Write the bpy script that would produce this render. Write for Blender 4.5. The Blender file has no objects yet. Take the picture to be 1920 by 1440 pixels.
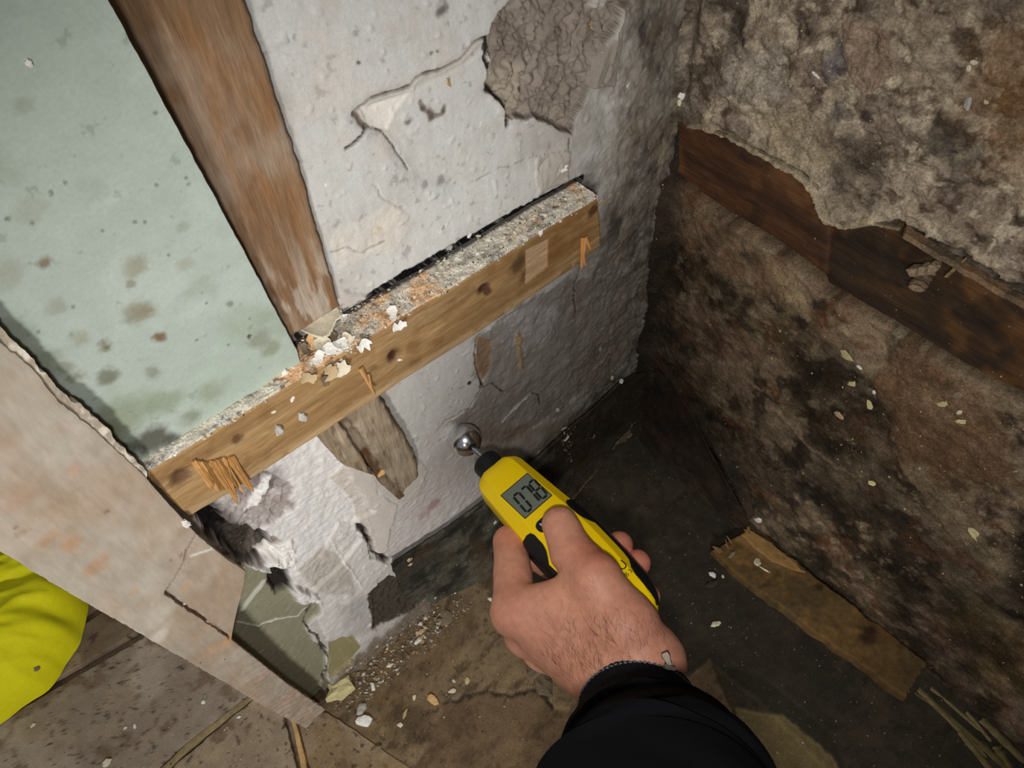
import bpy, bmesh, math, random
import numpy as np
from mathutils import Vector, Matrix
random.seed(7); rng = np.random.default_rng(11)
S = bpy.context.scene
COL = S.collection

# ------------------------------------------------------------------ camera
FPX = 1432.61
CAM = np.array([-0.340146, -0.247291, 0.614514])
M = np.array([[0.74751982, -0.66274037, -0.04460176],
              [-0.54497137, -0.57352428, -0.61161760],
              [0.37976348, 0.48150297, -0.78989530]])
cd = bpy.data.cameras.new('camera'); cam = bpy.data.objects.new('camera', cd); COL.objects.link(cam)
cd.sensor_width = 36; cd.lens = FPX/1920*36; cd.clip_start = 0.01
R3 = Matrix([list(M[0]), list(-M[1]), list(-M[2])]).transposed()
cam.matrix_world = Matrix.Translation(Vector(CAM)) @ R3.to_4x4()
S.camera = cam
cd.dof.use_dof = False
# ------------------------------------------------------------------ light
w = bpy.data.worlds.new('world'); S.world = w; w.use_nodes = True
w.node_tree.nodes['Background'].inputs[0].default_value = (0.92, 0.96, 1.0, 1)
w.node_tree.nodes['Background'].inputs[1].default_value = 0.17
def spot(name, loc, tgt, e, size, blend, rad, col):
    l = bpy.data.lights.new(name, 'SPOT'); l.energy = e; l.spot_size = math.radians(size); l.spot_blend = blend
    l.shadow_soft_size = rad; l.color = col
    o = bpy.data.objects.new(name, l); COL.objects.link(o); o.location = loc
    o.rotation_euler = (Vector(tgt)-Vector(loc)).to_track_quat('-Z', 'Y').to_euler(); return o
spot('work_lamp', (-0.63, -0.58, 0.49), (-0.33, 0.0, 0.14), 13.5, 86, 1.0, 0.045, (1.0, 0.997, 0.975))
spot('phone_light', (-0.375, -0.285, 0.625), (-0.12, -0.06, 0.18), 4.4, 98, 1.0, 0.012, (1.0, 0.985, 0.96))
S.view_settings.view_transform = 'Standard'; S.view_settings.look = 'None'
S.view_settings.exposure = 0.0; S.view_settings.gamma = 1.0; S.view_settings.use_curve_mapping = False

# ------------------------------------------------------------------ helpers
def ray(px, py): return M.T @ np.array([(px-960)/FPX, (py-720)/FPX, 1.0])
def on(px, py, axis, val):
    d = ray(px, py); return CAM + d*((val-CAM[axis])/d[axis])
def W(px, py, y=0.0): return on(px, py, 1, y)
def RW(px, py, x=0.0): return on(px, py, 0, x)
def F(px, py, z=0.0): return on(px, py, 2, z)
def Dp(px, py, t): return CAM + ray(px, py)*t

def lin(c):
    c = np.asarray(c, float)/255.0
    return np.where(c <= 0.04045, c/12.92, ((c+0.055)/1.055)**2.4)
TB = rng.random((8, 256, 256))
def vn(x, y, s=0):
    xi = np.floor(x).astype(int); yi = np.floor(y).astype(int); fx = x-xi; fy = y-yi
    fx = fx*fx*(3-2*fx); fy = fy*fy*(3-2*fy); T = TB[s % 8]
    o = (s*37) % 256
    a = T[(xi+o) & 255, (yi+o) & 255]; b = T[(xi+1+o) & 255, (yi+o) & 255]
    c = T[(xi+o) & 255, (yi+1+o) & 255]; d = T[(xi+1+o) & 255, (yi+1+o) & 255]
    return (a*(1-fx)+b*fx)*(1-fy)+(c*(1-fx)+d*fx)*fy
def fbm(x, y, f, n=4, s=0, g=0.5):
    """0..1 noise; f in cycles per metre"""
    t = 0; a = 1; tot = 0
    for i in range(n):
        t = t + a*vn(x*f+i*17.3, y*f+i*9.1, s+i); tot += a; a *= g; f *= 2.03; x, y = x*0.788-y*0.616, x*0.616+y*0.788
    return t/tot
def sm(x, a, b):
    t = np.clip((x-a)/(b-a), 0, 1); return t*t*(3-2*t)
def poly_sd(a, b, P):
    P = np.asarray(P, float); n = len(P); d = np.full(a.shape, 1e9); ins = np.zeros(a.shape, bool)
    for i in range(n):
        x0, y0 = P[i]; x1, y1 = P[(i+1) % n]; ex, ey = x1-x0, y1-y0
        t = np.clip(((a-x0)*ex+(b-y0)*ey)/(ex*ex+ey*ey+1e-18), 0, 1)
        d = np.minimum(d, (a-x0-t*ex)**2+(b-y0-t*ey)**2)
        c = ((y0 > b) != (y1 > b)) & (a < (x1-x0)*(b-y0)/(y1-y0+1e-18)+x0); ins ^= c
    return np.sqrt(d)*np.where(ins, -1, 1)
def line_d(a, b, P):
    P = np.asarray(P, float); d = np.full(a.shape, 1e9)
    for i in range(len(P)-1):
        x0, y0 = P[i]; x1, y1 = P[i+1]; ex, ey = x1-x0, y1-y0
        t = np.clip(((a-x0)*ex+(b-y0)*ey)/(ex*ex+ey*ey+1e-18), 0, 1)
        d = np.minimum(d, (a-x0-t*ex)**2+(b-y0-t*ey)**2)
    return np.sqrt(d)

class Paint:
    """height and own colour of a surface, in the surface's own metre coordinates"""
    def __init__(s, a, b, base, conv):
        s.a = a; s.b = b; s.h = np.zeros(a.shape); s.c = np.ones(a.shape+(3,))*lin(base); s.conv = conv
    def box(s, P, m):
        P = np.asarray(P); k = (s.a > P[:, 0].min()-m) & (s.a < P[:, 0].max()+m) & (s.b > P[:, 1].min()-m) & (s.b < P[:, 1].max()+m)
        return k
    def mix(s, k, m, col):
        m = np.asarray(m)[..., None]; s.c[k] = s.c[k]*(1-m)+lin(col)*m
    def area(s, pts, col=None, dh=0.0, soft=0.0008, jag=0.002, jf=120, op=1.0, cn=0.0, rough=0.0, rf=300, edge=None, ew=0.0012, seed=0, slope=0.0):
        P = np.array([s.conv(*p) for p in pts]); k = s.box(P, max(0.01, soft*2+jag*2))
        a, b = s.a[k], s.b[k]
        if a.size == 0: return
        sd = poly_sd(a, b, P)+(fbm(a, b, jf, 4, seed, 0.6)-0.5)*2*jag
        m = sm(-sd, -soft, soft)
        if dh: s.h[k] += dh*m
        if slope: s.h[k] += slope*m*np.clip(-sd, 0, 0.03)
        if rough: s.h[k] += rough*m*(fbm(a, b, rf, 4, seed+3, 0.6)-0.5)*2
        if col is not None:
            mm = m*op
            if cn: mm = mm*np.clip(1-cn+2*cn*(fbm(a, b, 90, 4, seed+1)-0.2), 0, 1)
            s.mix(k, mm, col)
        if edge is not None:
            s.mix(k, np.clip(1-np.abs(sd)/ew, 0, 1)*0.9, edge)
    def line(s, pts, w, col=None, depth=0.0, jag=0.001, jf=150, op=1.0, soft=None, seed=0):
        P = np.array([s.conv(*p) for p in pts]); soft = soft or w; k = s.box(P, w+soft+jag*3+0.004)
        a, b = s.a[k], s.b[k]
        if a.size == 0: return
        u = a+(fbm(a, b, jf, 3, seed+2)-0.5)*4*jag; v = b+(fbm(a, b, jf, 3, seed+5)-0.5)*4*jag
        d = line_d(u, v, P); m = 1-sm(d, w*0.5, w*0.5+soft)
        s.h[k] -= depth*m
        if col is not None: s.mix(k, m*op, col)
    def blot(s, x, y, r, col, op=0.8, jag=0.5, seed=0, asp=1.0):
        P = s.conv(x, y); k = s.box([P], r*3)
        a, b = s.a[k], s.b[k]
        if a.size == 0: return
        d = np.hypot(a-P[0], (b-P[1])*asp)/r+(fbm(a, b, 1.2/r, 4, seed)-0.5)*2*jag
        s.mix(k, (1-sm(d, 0.35, 1.1))*op, col)
    def noise(s, f, n, col, lo, hi, op, seed=0, where=None, sx=1, sy=1):
        m = sm(fbm(s.a*sx, s.b*sy, f, n, seed, 0.6), lo, hi)*op
        if where is not None: m = m*where
        s.c[...] = s.c*(1-m[..., None])+lin(col)*m[..., None]

# ---- objects
def prop(o, label=None, cat=None, group=None, kind=None):
    if label: o['label'] = label
    if cat: o['category'] = cat
    if group: o['group'] = group
    if kind: o['kind'] = kind
    return o
def mesh_obj(name, verts, faces, mat, parent=None, cols=None, smooth=False, uv=None):
    me = bpy.data.meshes.new(name); verts = np.asarray(verts, np.float32)
    if isinstance(faces, np.ndarray):
        n = faces.shape[1]; me.vertices.add(len(verts)); me.vertices.foreach_set('co', verts.ravel())
        me.loops.add(faces.size); me.loops.foreach_set('vertex_index', faces.ravel().astype(np.int32))
        me.polygons.add(len(faces)); me.polygons.foreach_set('loop_start', np.arange(0, faces.size, n, dtype=np.int32))
        me.polygons.foreach_set('loop_total', np.full(len(faces), n, np.int32)); me.update(calc_edges=True)
    else:
        me.from_pydata([tuple(map(float, v)) for v in verts], [], faces)
    if cols is not None:
        at = me.color_attributes.new('Col', 'FLOAT_COLOR', 'POINT')
        c = np.ones((len(verts), 4), np.float32); c[:, :3] = cols; at.data.foreach_set('color', c.ravel())
    me.materials.append(mat)
    if smooth: me.polygons.foreach_set('use_smooth', np.ones(len(me.polygons), bool))
    o = bpy.data.objects.new(name, me); COL.objects.link(o)
    if parent is not None: o.parent = parent
    return o
def empty(name, loc, label, cat, group=None):
    o = bpy.data.objects.new(name, None); COL.objects.link(o); o.location = tuple(loc); o.empty_display_size = 0.01
    return prop(o, label, cat, group)
def reparent(o, root):
    """child whose mesh is in world metres, moved into the thing's frame"""
    o.parent = root; me = o.data; me.transform(Matrix.Translation(-Vector(root.location))); return o
def origin(o, p=None):
    """put the object's origin at its own middle"""
    me = o.data; n = len(me.vertices); c = np.empty(n*3, np.float32); me.vertices.foreach_get('co', c); c = c.reshape(-1, 3)
    q = Vector(c.mean(0).tolist()) if p is None else Vector(p)
    me.transform(Matrix.Translation(-q)); o.location = q; return o
def gridfaces(nu, nv, flip=False):
    i = np.arange(nu-1)[:, None]*nv+np.arange(nv-1)[None, :]; i = i.ravel()
    f = np.stack([i, i+nv, i+nv+1, i+1], 1)
    return f[:, ::-1].copy() if flip else f

# ---- materials
def nm(name): 
    m = bpy.data.materials.new(name); m.use_nodes = True; nt = m.node_tree; return m, nt, nt.nodes['Principled BSDF']
def N(nt, t, **kw):
    n = nt.nodes.new(t)
    for k, v in kw.items():
        if k in n.inputs: n.inputs[k].default_value = v
        else: setattr(n, k, v)
    return n
def surfmat(name, rough=0.9, grain=0.25, gs=900, bump=0.4, bs=700, spec=0.25, stretch=(1, 1, 1), rot=(0, 0, 0), col=None, bd=0.0006, mid=0.0, fleck=0.0, flecks=(0.75, 0.72, 0.66)):
    """own colour (attribute or given) x fine procedural grain, with fine relief"""
    m, nt, b = nm(name); L = nt.links
    tc = N(nt, 'ShaderNodeTexCoord'); mp = N(nt, 'ShaderNodeMapping'); mp.inputs['Scale'].default_value = stretch; mp.inputs['Rotation'].default_value = rot
    L.new(tc.outputs['Object'], mp.inputs['Vector'])
    n1 = N(nt, 'ShaderNodeTexNoise', Scale=gs, Detail=4.0, Roughness=0.65); L.new(mp.outputs[0], n1.inputs['Vector'])
    mr = N(nt, 'ShaderNodeMapRange'); mr.inputs['From Min'].default_value = 0.3; mr.inputs['From Max'].default_value = 0.7
    mr.inputs['To Min'].default_value = 1-grain; mr.inputs['To Max'].default_value = 1+grain; mr.clamp = False
    L.new(n1.outputs['Fac'], mr.inputs['Value'])
    if col is None:
        at = N(nt, 'ShaderNodeAttribute', attribute_name='Col'); src = at.outputs['Color']
    else:
        rgb = N(nt, 'ShaderNodeRGB'); rgb.outputs[0].default_value = (*lin(col), 1); src = rgb.outputs[0]
    if mid:
        n3 = N(nt, 'ShaderNodeTexNoise', Scale=gs/7, Detail=5.0, Roughness=0.7); L.new(mp.outputs[0], n3.inputs['Vector'])
        m3 = N(nt, 'ShaderNodeMapRange'); m3.inputs['From Min'].default_value = 0.3; m3.inputs['From Max'].default_value = 0.7
        m3.inputs['To Min'].default_value = 1-mid; m3.inputs['To Max'].default_value = 1+mid
        L.new(n3.outputs['Fac'], m3.inputs['Value'])
        mm = N(nt, 'ShaderNodeMath', operation='MULTIPLY'); L.new(mr.outputs[0], mm.inputs[0]); L.new(m3.outputs[0], mm.inputs[1]); fac = mm.outputs[0]
    else: fac = mr.outputs[0]
    vm = N(nt, 'ShaderNodeVectorMath', operation='SCALE'); L.new(src, vm.inputs[0]); L.new(fac, vm.inputs['Scale'])
    out = vm.outputs[0]
    if fleck:
        n4 = N(nt, 'ShaderNodeTexNoise', Scale=420.0, Detail=2.0); L.new(tc.outputs['Object'], n4.inputs['Vector'])
        m4 = N(nt, 'ShaderNodeMapRange'); m4.inputs['From Min'].default_value = 0.70; m4.inputs['From Max'].default_value = 0.76; m4.inputs['To Max'].default_value = fleck
        L.new(n4.outputs['Fac'], m4.inputs['Value'])
        mx = N(nt, 'ShaderNodeMix', data_type='RGBA'); L.new(m4.outputs[0], mx.inputs[0]); L.new(out, mx.inputs[6]); mx.inputs[7].default_value = (*flecks, 1); out = mx.outputs[2]
    L.new(out, b.inputs['Base Color'])
    n2 = N(nt, 'ShaderNodeTexNoise', Scale=bs, Detail=5.0, Roughness=0.6); L.new(mp.outputs[0], n2.inputs['Vector'])
    bp = N(nt, 'ShaderNodeBump', Strength=bump, Distance=bd); L.new(n2.outputs['Fac'], bp.inputs['Height']); L.new(bp.outputs[0], b.inputs['Normal'])
    b.inputs['Roughness'].default_value = rough; b.inputs['Specular IOR Level'].default_value = spec
    return m
def plain(name, col, rough=0.5, metal=0.0, spec=0.5):
    m, nt, b = nm(name); b.inputs['Base Color'].default_value = (*lin(col), 1); b.inputs['Roughness'].default_value = rough
    b.inputs['Metallic'].default_value = metal; b.inputs['Specular IOR Level'].default_value = spec
    n2 = N(nt, 'ShaderNodeTexNoise', Scale=1500.0, Detail=3.0); tc = N(nt, 'ShaderNodeTexCoord'); nt.links.new(tc.outputs['Object'], n2.inputs['Vector'])
    mr = N(nt, 'ShaderNodeMapRange'); mr.inputs['To Min'].default_value = max(0.02, rough-0.05); mr.inputs['To Max'].default_value = min(1, rough+0.05)
    nt.links.new(n2.outputs['Fac'], mr.inputs['Value']); nt.links.new(mr.outputs[0], b.inputs['Roughness'])
    return m
MPL = surfmat('plaster', 0.92, 0.07, 900, 0.35, 600, 0.2, mid=0.05, bd=0.0005)
MMO = surfmat('mouldy_plaster', 0.95, 0.42, 750, 0.8, 500, 0.15, mid=0.35, bd=0.0012, fleck=0.35, flecks=(0.35, 0.30, 0.24))
MFL = surfmat('floor_covering', 0.85, 0.25, 800, 0.4, 500, 0.25, mid=0.2, fleck=0.4, flecks=(0.45, 0.40, 0.32))
MWD = surfmat('timber', 0.75, 0.26, 110, 0.5, 110, 0.25, stretch=(1, 9, 14), mid=0.14)     # grain along local X
MWV = surfmat('timber_upright', 0.8, 0.2, 100, 0.5, 110, 0.25, stretch=(12, 12, 1), mid=0.12)
MWW = surfmat('weathered_timber', 0.9, 0.28, 60, 0.6, 70, 0.15, stretch=(16, 10, 1.2), rot=(0, 0, 0), mid=0.15)
MWR = surfmat('damp_timber', 0.7, 0.3, 55, 0.5, 60, 0.3, stretch=(14, 1, 14), mid=0.3)
MGR = surfmat('green_board_paint', 0.8, 0.05, 700, 0.15, 800, 0.25, mid=0.05)
MBO = surfmat('hardboard', 0.85, 0.10, 300, 0.35, 400, 0.2, stretch=(1, 1, 0.25), mid=0.12)
MDU = surfmat('dust', 0.97, 0.45, 1300, 1.0, 900, 0.1, mid=0.25, bd=0.001)
MCHIP = surfmat('plaster_fragment', 0.9, 0.10, 900, 0.5, 700, 0.2)

# ================================================================== SETTING
def lines(*seg):
    """uneven grid lines: (start, end, step) pieces"""
    out = []
    for a, b, st in seg: out += list(np.arange(a, b-1e-9, st))
    out.append(seg[-1][1]); return np.array(out)

def corner_damp(x): return sm(-x, 0.16, 0.0)

# ---- left wall (plane y=0, room at -y)
XE = -0.383
xs = lines((XE, 0.0, 0.00075)); zs = lines((0.0, 0.53, 0.00075), (0.53, 0.62, 0.004), (0.62, 2.3, 0.1))
A, B = np.meshgrid(xs, zs, indexing='ij')
cw = lambda px, py: (W(px, py)[0], W(px, py)[2])
P = Paint(A, B, (205, 203, 198), cw)
P.h += (fbm(A, B, 10, 2, 1)-0.5)*0.004+(fbm(A*2.2, B*0.6, 80, 3, 2)-0.5)*0.0005+(fbm(A, B, 420, 2, 4)-0.5)*0.00015
P.h += sm(fbm(A, B, 220, 2, 6), 0.74, 0.88)*0.0005
P.h += -0.002*sm(-A, 0.035, 0.0)                      # the corner is rounded with old plaster
P.noise(18, 5, (176, 168, 160), 0.42, 0.72, 0.6, 1)
P.noise(70, 4, (186, 174, 162), 0.5, 0.8, 0.35, 3)
P.noise(260, 3, (120, 112, 104), 0.70, 0.80, 0.4, 5)
P.noise(45, 3, (205, 190, 172), 0.55, 0.8, 0.3, 7, where=sm(B, 0.34, 0.42))
# dirt and mould rising from the corner
dm = corner_damp(A)+0.25*sm(0.21-B, 0, 0.08)*sm(A, -0.22, -0.12)
dmn = np.clip(dm*1.2+(fbm(A, B, 30, 5, 2, 0.6)-0.5)*1.3*sm(dm, 0, 0.3), 0, 1)
P.c = P.c*(1-dmn[..., None]*0.84)+lin((112, 101, 86))*dmn[..., None]*0.84
P.noise(60, 5, (60, 50, 42), 0.45, 0.80, 0.7, 4, where=sm(dm, 0.25, 0.9))
P.noise(35, 5, (92, 78, 62), 0.5, 0.7, 0.6, 6, where=sm(dm, 0.1, 0.7))
P.noise(150, 4, (38, 32, 28), 0.56, 0.76, 0.55, 0, where=sm(dm, 0.55, 1.0))
P.h += sm(dm, 0.2, 0.9)*(fbm(A, B, 120, 5, 3, 0.6)-0.5)*0.0045
# big cracked and dropped sheet of plaster
crack = [(668, 217), (700, 190), (740, 176), (775, 165), (785, 150), (800, 141), (835, 130), (870, 112), (893, 82), (918, 72)]
P.area(crack+[(940, 110), (925, 160), (950, 205), (960, 225), (1010, 230), (1065, 262), (1010, 340), (860, 360), (770, 330), (735, 270), (700, 250)], None, -0.0022, 0.005, 0.0006)
P.area(crack+[(918, 90), (880, 125), (800, 165), (760, 182), (700, 210)], (196, 190, 182), -0.0006, 0.0012, 0.0004)
P.area([(682, 208), (772, 178), (748, 214), (733, 250), (706, 243), (692, 232)], (226, 220, 208), -0.0006, 0.0004, 0.0004)
P.line(crack, 0.0010, (84, 72, 60), 0.0026, 0.0004)
P.line([(672, 214), (680, 232), (694, 243)], 0.0012, (120, 105, 92), 0.0012, 0.0004)
P.line([(694, 243), (684, 258), (666, 270), (650, 280)], 0.0007, (70, 62, 55), 0.0014, 0.0005)
P.line([(694, 243), (722, 253), (742, 275), (756, 300), (773, 322)], 0.0004, (95, 85, 75), 0.0009, 0.0005)
P.line([(885, 350), (930, 325), (1000, 300), (1040, 288), (1068, 282)], 0.0002, (120, 108, 96), 0.0006, 0.0006, op=0.6)
P.line([(1068, 262), (1066, 284), (1030, 296), (1014, 320), (1010, 350)], 0.0004, (90, 80, 70), 0.0012, 0.0005)
P.area([(1010, 298), (1068, 282), (1062, 338), (1010, 362)], (170, 162, 152), 0.0012, 0.0008, 0.0015, rough=0.0008)
P.area([(745, 378), (690, 408), (610, 440), (640, 500), (740, 470), (770, 430)], (212, 204, 192), 0.0004, 0.0015, 0.004, cn=0.6, rough=0.0006, rf=140)
P.line([(700, 350), (735, 385), (760, 388)], 0.0004, (140, 128, 116), 0.0008, 0.001, op=0.6)
P.line([(625, 470), (690, 470), (725, 452)], 0.0004, (120, 110, 98), 0.0008, 0.001, op=0.6)
# blown rough patch
rough = [(985, -20), (955, 10), (928, 45), (922, 85), (928, 120), (915, 172), (935, 185), (950, 196), (962, 225), (1000, 222), (1045, 240), (1075, 252), (1085, 215), (1110, 165), (1122, 120), (1150, 70), (1170, 20), (1200, -20)]
P.area(rough, (150, 137, 124), -0.0055, 0.0009, 0.0025, cn=0.15, rough=0.0042, rf=230, edge=(80, 66, 54), ew=0.0009, seed=2)
P.area(rough, (112, 100, 90), 0, 0.003, 0.004, op=0.75, cn=0.8, seed=5)
P.area([(925, 130), (985, 130), (990, 210), (950, 215), (920, 180)], (170, 158, 138), 0.001, 0.002, 0.004, cn=0.5, seed=6, op=0.7)
P.line([(930, 50), (918, 110), (925, 170), (950, 205), (960, 238)], 0.0012, (45, 36, 30), 0.002, 0.0012)
P.area([(1100, -20), (1180, -20), (1145, 25), (1120, 20)], (176, 170, 160), 0.002, 0.0008, 0.001)
P.line([(1170, 20), (1158, 60), (1150, 90), (1140, 130)], 0.0008, (190, 182, 168), -0.0012, 0.0006, op=0.7)
P.line([(1142, 120), (1130, 150)], 0.0008, (40, 32, 28), 0.002, 0.0006)
P.area([(1095, 130), (1140, 90), (1165, 60), (1150, 160), (1110, 165)], (140, 130, 120), 0.0018, 0.0008, 0.0015)
P.blot(1203, 62, 0.004, (48, 42, 40), 0.7, 0.4, 3, 0.5)
P.blot(1100, 360, 0.010, (60, 48, 42), 0.7, 0.6, 4); P.blot(1180, 340, 0.007, (65, 56, 50), 0.6, 0.6, 2); P.blot(1245, 290, 0.007, (160, 145, 120), 0.8, 0.6, 5, 0.6)
P.blot(1150, 430, 0.010, (50, 42, 38), 0.7, 0.7, 6, 0.4)
# mould spots
for (x, y, r, o) in [(828, 18, .0035, .8), (815, 218, .0035, .8), (800, 205, .002, .8), (835, 212, .002, .7), (773, 232, .0022, .7), (672, 118, .0012, .9), (808, 100, .0012, .8), (820, 96, .001, .8), (668, 60, .002, .4), (745, 333, .002, .3), (800, 350, .003, .5), (832, 342, .003, .5), (893, 105, .0012, .4), (880, 717, .0018, .8), (660, 230, .0012, .4)]:
    P.blot(x, y, r, (70, 56, 48), o, 0.6, int(x) % 7)
P.line([(797, 190), (803, 210), (815, 222), (834, 214), (838, 200)], 0.0014, (92, 74, 62), 0.0, 0.0012, op=0.7)
# hollow between the wall and the timber, its deep shade painted black
P.line([(560, 625), (620, 592), (690, 560), (742, 528), (800, 497), (870, 455), (960, 405), (1000, 380), (1040, 362), (1086, 338)], 0.0036, (14, 12, 12), 0.012, 0.0010, soft=0.0006)
P.line([(560, 625), (620, 592), (690, 560), (742, 528), (800, 497), (870, 455), (960, 405), (1000, 380), (1040, 362), (1086, 338)], 0.0052, (24, 21, 21), 0.0, 0.0012, soft=0.0010)
P.area([(560, 560), (640, 545), (700, 560), (620, 610), (560, 630)], (190, 182, 174), 0.0015, 0.0015, 0.002)
# ---- below the horizontal timber
P.area([(895, 630), (900, 660), (893, 690), (905, 722), (885, 760), (842, 790), (880, 830), (960, 830), (1060, 760), (1180, 680), (1200, 520), (1060, 520)], (122, 111, 101), -0.0010, 0.004, 0.006, op=0.78, cn=0.25, seed=3, rough=0.0012, rf=110)
P.line([(897, 630), (890, 655), (895, 690), (903, 712), (903, 728), (893, 745), (882, 762)], 0.0008, (72, 56, 44), 0.0024, 0.0010)
P.line([(903, 728), (925, 722), (945, 735)], 0.0006, (88, 72, 58), 0.0016, 0.0010)
P.line([(882, 762), (856, 775), (835, 786), (820, 805)], 0.0003, (135, 105, 68), 0.0005, 0.0010)
P.area([(898, 632), (925, 640), (922, 700), (905, 715), (893, 690)], (150, 122, 96), -0.0012, 0.0008, 0.0016, cn=0.2)
P.area([(925, 600), (1010, 570), (1050, 590), (1030, 650), (960, 660)], (176, 170, 172), 0.0004, 0.004, 0.006, op=0.7, cn=0.7, seed=1, rough=0.001, rf=200)
P.line([(945, 790), (975, 760), (998, 740)], 0.0011, (196, 190, 180), -0.0006, 0.0009, op=0.9)
P.line([(998, 740), (1012, 745), (1016, 760)], 0.0005, (60, 52, 46), 0.001, 0.0008)
P.line([(972, 620), (974, 660), (980, 690)], 0.0016, (170, 140, 100), -0.0014, 0.0012, op=0.9)
P.line([(1086, 500), (1078, 560), (1082, 600)], 0.0005, (50, 42, 38), 0.0015, 0.001)
P.area([(880, 800), (1010, 800), (1090, 770), (1150, 745), (1060, 830), (960, 905), (920, 930), (905, 850)], (122, 104, 86), 0, 0.005, 0.006, op=0.7, cn=0.4, seed=4)
P.area([(790, 900), (905, 860), (930, 900), (840, 1000), (740, 1070), (720, 1040), (740, 960)], (188, 176, 170), 0, 0.004, 0.004, op=0.6, cn=0.4, seed=2, rough=0.0006)
P.blot(812, 945, 0.007, (158, 112, 118), 0.7, 0.5, 3, 1.0); P.blot(795, 965, 0.006, (165, 125, 128), 0.5, 0.6, 5)
# peeled sheet layers at the lower left
P.area([(430, 870), (590, 790), (640, 850), (660, 900), (700, 960), (660, 985), (680, 1010), (640, 1055), (580, 1110), (420, 1030), (360, 960)], (218, 214, 210), -0.0022, 0.0008, 0.0022, cn=0.1, rough=0.0009, rf=260, seed=1)
P.area([(600, 815), (640, 872), (665, 858), (700, 893), (712, 925), (745, 940), (780, 930), (800, 880), (720, 780), (660, 770)], (196, 188, 178), 0.0006, 0.0004, 0.0010)
P.area([(645, 873), (668, 856), (698, 890), (710, 925), (745, 945), (720, 1050), (676, 990), (660, 940), (620, 900)], (204, 194, 184), 0.0010, 0.0005, 0.0018, seed=3)
P.line([(672, 985), (690, 1010), (700, 1040), (728, 1050)], 0.0020, (48, 38, 32), 0.004, 0.0012)
flap = [(540, 1092), (575, 1070), (605, 1045), (640, 985), (670, 985), (692, 1015), (700, 1040), (728, 1058), (708, 1085), (700, 1120), (706, 1185), (670, 1215), (640, 1190), (612, 1200), (590, 1150), (560, 1130)]
P.area(flap, (206, 200, 194), 0.0012, 0.0005, 0.0020, cn=0.05, rough=0.0006, rf=200, seed=4, slope=0.05)
P.area([(560, 1075), (610, 1030), (650, 1060), (660, 1110), (600, 1110)], (166, 156, 142), 0.0004, 0.002, 0.003, op=0.8, cn=0.5, seed=4)
P.area([(630, 1130), (690, 1110), (700, 1180), (650, 1200)], (150, 146, 142), 0, 0.004, 0.004, op=0.6, cn=0.5, seed=7)
P.line([(622, 1018), (650, 1060), (676, 1100)], 0.0006, (220, 214, 204), -0.0006, 0.0006)
fm = sm(0.020-B+(fbm(A, B, 60, 4, 2)-.5)*.022, 0, .008)*sm(A, -0.345, -0.33)*0.92; P.c = P.c*(1-fm[..., None])+lin((98, 84, 68))*fm[..., None]; P.h += fm*(fbm(A, B, 180, 4, 4)-.3)*.004
# rough hollow under the timber's end, with a near-black cavity
P.area([(370, 930), (470, 880), (545, 905), (560, 960), (500, 1000), (560, 1050), (500, 1070), (440, 1060), (380, 1000)], (150, 138, 132), -0.003, 0.0012, 0.004, cn=0.4, rough=0.0030, rf=260, seed=5)
P.area([(375, 935), (410, 945), (420, 985), (450, 1000), (500, 1010), (540, 1050), (500, 1062), (455, 1060), (400, 1015), (370, 970)], (34, 29, 28), -0.0075, 0.0012, 0.004, rough=0.0022, rf=200, seed=6)
P.area([(470, 885), (545, 880), (550, 930), (480, 930)], (88, 76, 76), 0, 0.004, 0.006, op=0.6, cn=0.6, seed=2)
P.area([(500, 905), (520, 900), (490, 955), (465, 970)], (222, 218, 214), 0.0015, 0.0008, 0.002, seed=2, rough=0.0015, rf=300)
P.area([(500, 1050), (550, 1020), (560, 1060), (520, 1075)], (222, 218, 212), 0.0015, 0.001, 0.003, rough=0.0022, rf=300, seed=1)
P.area([(425, 1010), (480, 1000), (520, 1050), (470, 1065)], (120, 110, 98), 0, 0.003, 0.003, op=0.6, seed=4)
# old khaki paint
khaki = [(380, 1050), (450, 1062), (490, 1075), (520, 1080), (550, 1120), (595, 1118), (600, 1150), (575, 1175), (590, 1205), (612, 1215), (618, 1300), (520, 1400), (300, 1250)]
P.area(khaki, (136, 132, 108), -0.0035, 0.0006, 0.0022, cn=0.05, rough=0.0003, seed=7)
P.line([(450, 1175), (490, 1180), (530, 1165), (565, 1160), (585, 1140)], 0.0006, (196, 196, 186), -0.0006, 0.0012)
P.line([(462, 1150), (480, 1125), (500, 1100)], 0.0020, (200, 200, 188), -0.0006, 0.0009, op=0.8)
P.line([(588, 1135), (572, 1170), (596, 1195), (617, 1235), (612, 1290)], 0.0008, (66, 58, 48), 0.0016, 0.0012)
P.area([(515, 1070), (545, 1075), (552, 1110), (525, 1120), (510, 1100)], (40, 34, 30), -0.006, 0.0012, 0.002, seed=3)
P.area([(550, 1100), (590, 1110), (600, 1130), (560, 1135)], (210, 206, 202), 0.003, 0.001, 0.002, rough=0.002, seed=3)
P.area([(618, 1205), (660, 1190), (680, 1215), (650, 1250), (618, 1275)], (148, 138, 100), -0.001, 0.0008, 0.002, seed=3)
P.area([(690, 1110), (730, 1080), (780, 1095), (800, 1120), (770, 1150), (700, 1180)], (70, 62, 52), -0.002, 0.001, 0.003, seed=8, rough=0.002)
P.area([(600, 1290), (690, 1215), (800, 1130), (860, 1130), (700, 1330)], (110, 98, 84), 0.004, 0.003, 0.004, rough=0.004, rf=150)
V = np.stack([A, -P.h, B], -1).reshape(-1, 3)
o = mesh_obj('wall_left', V, gridfaces(len(xs), len(zs), True), MPL, cols=P.c.reshape(-1, 3), smooth=True)
prop(o, kind='structure')
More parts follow.
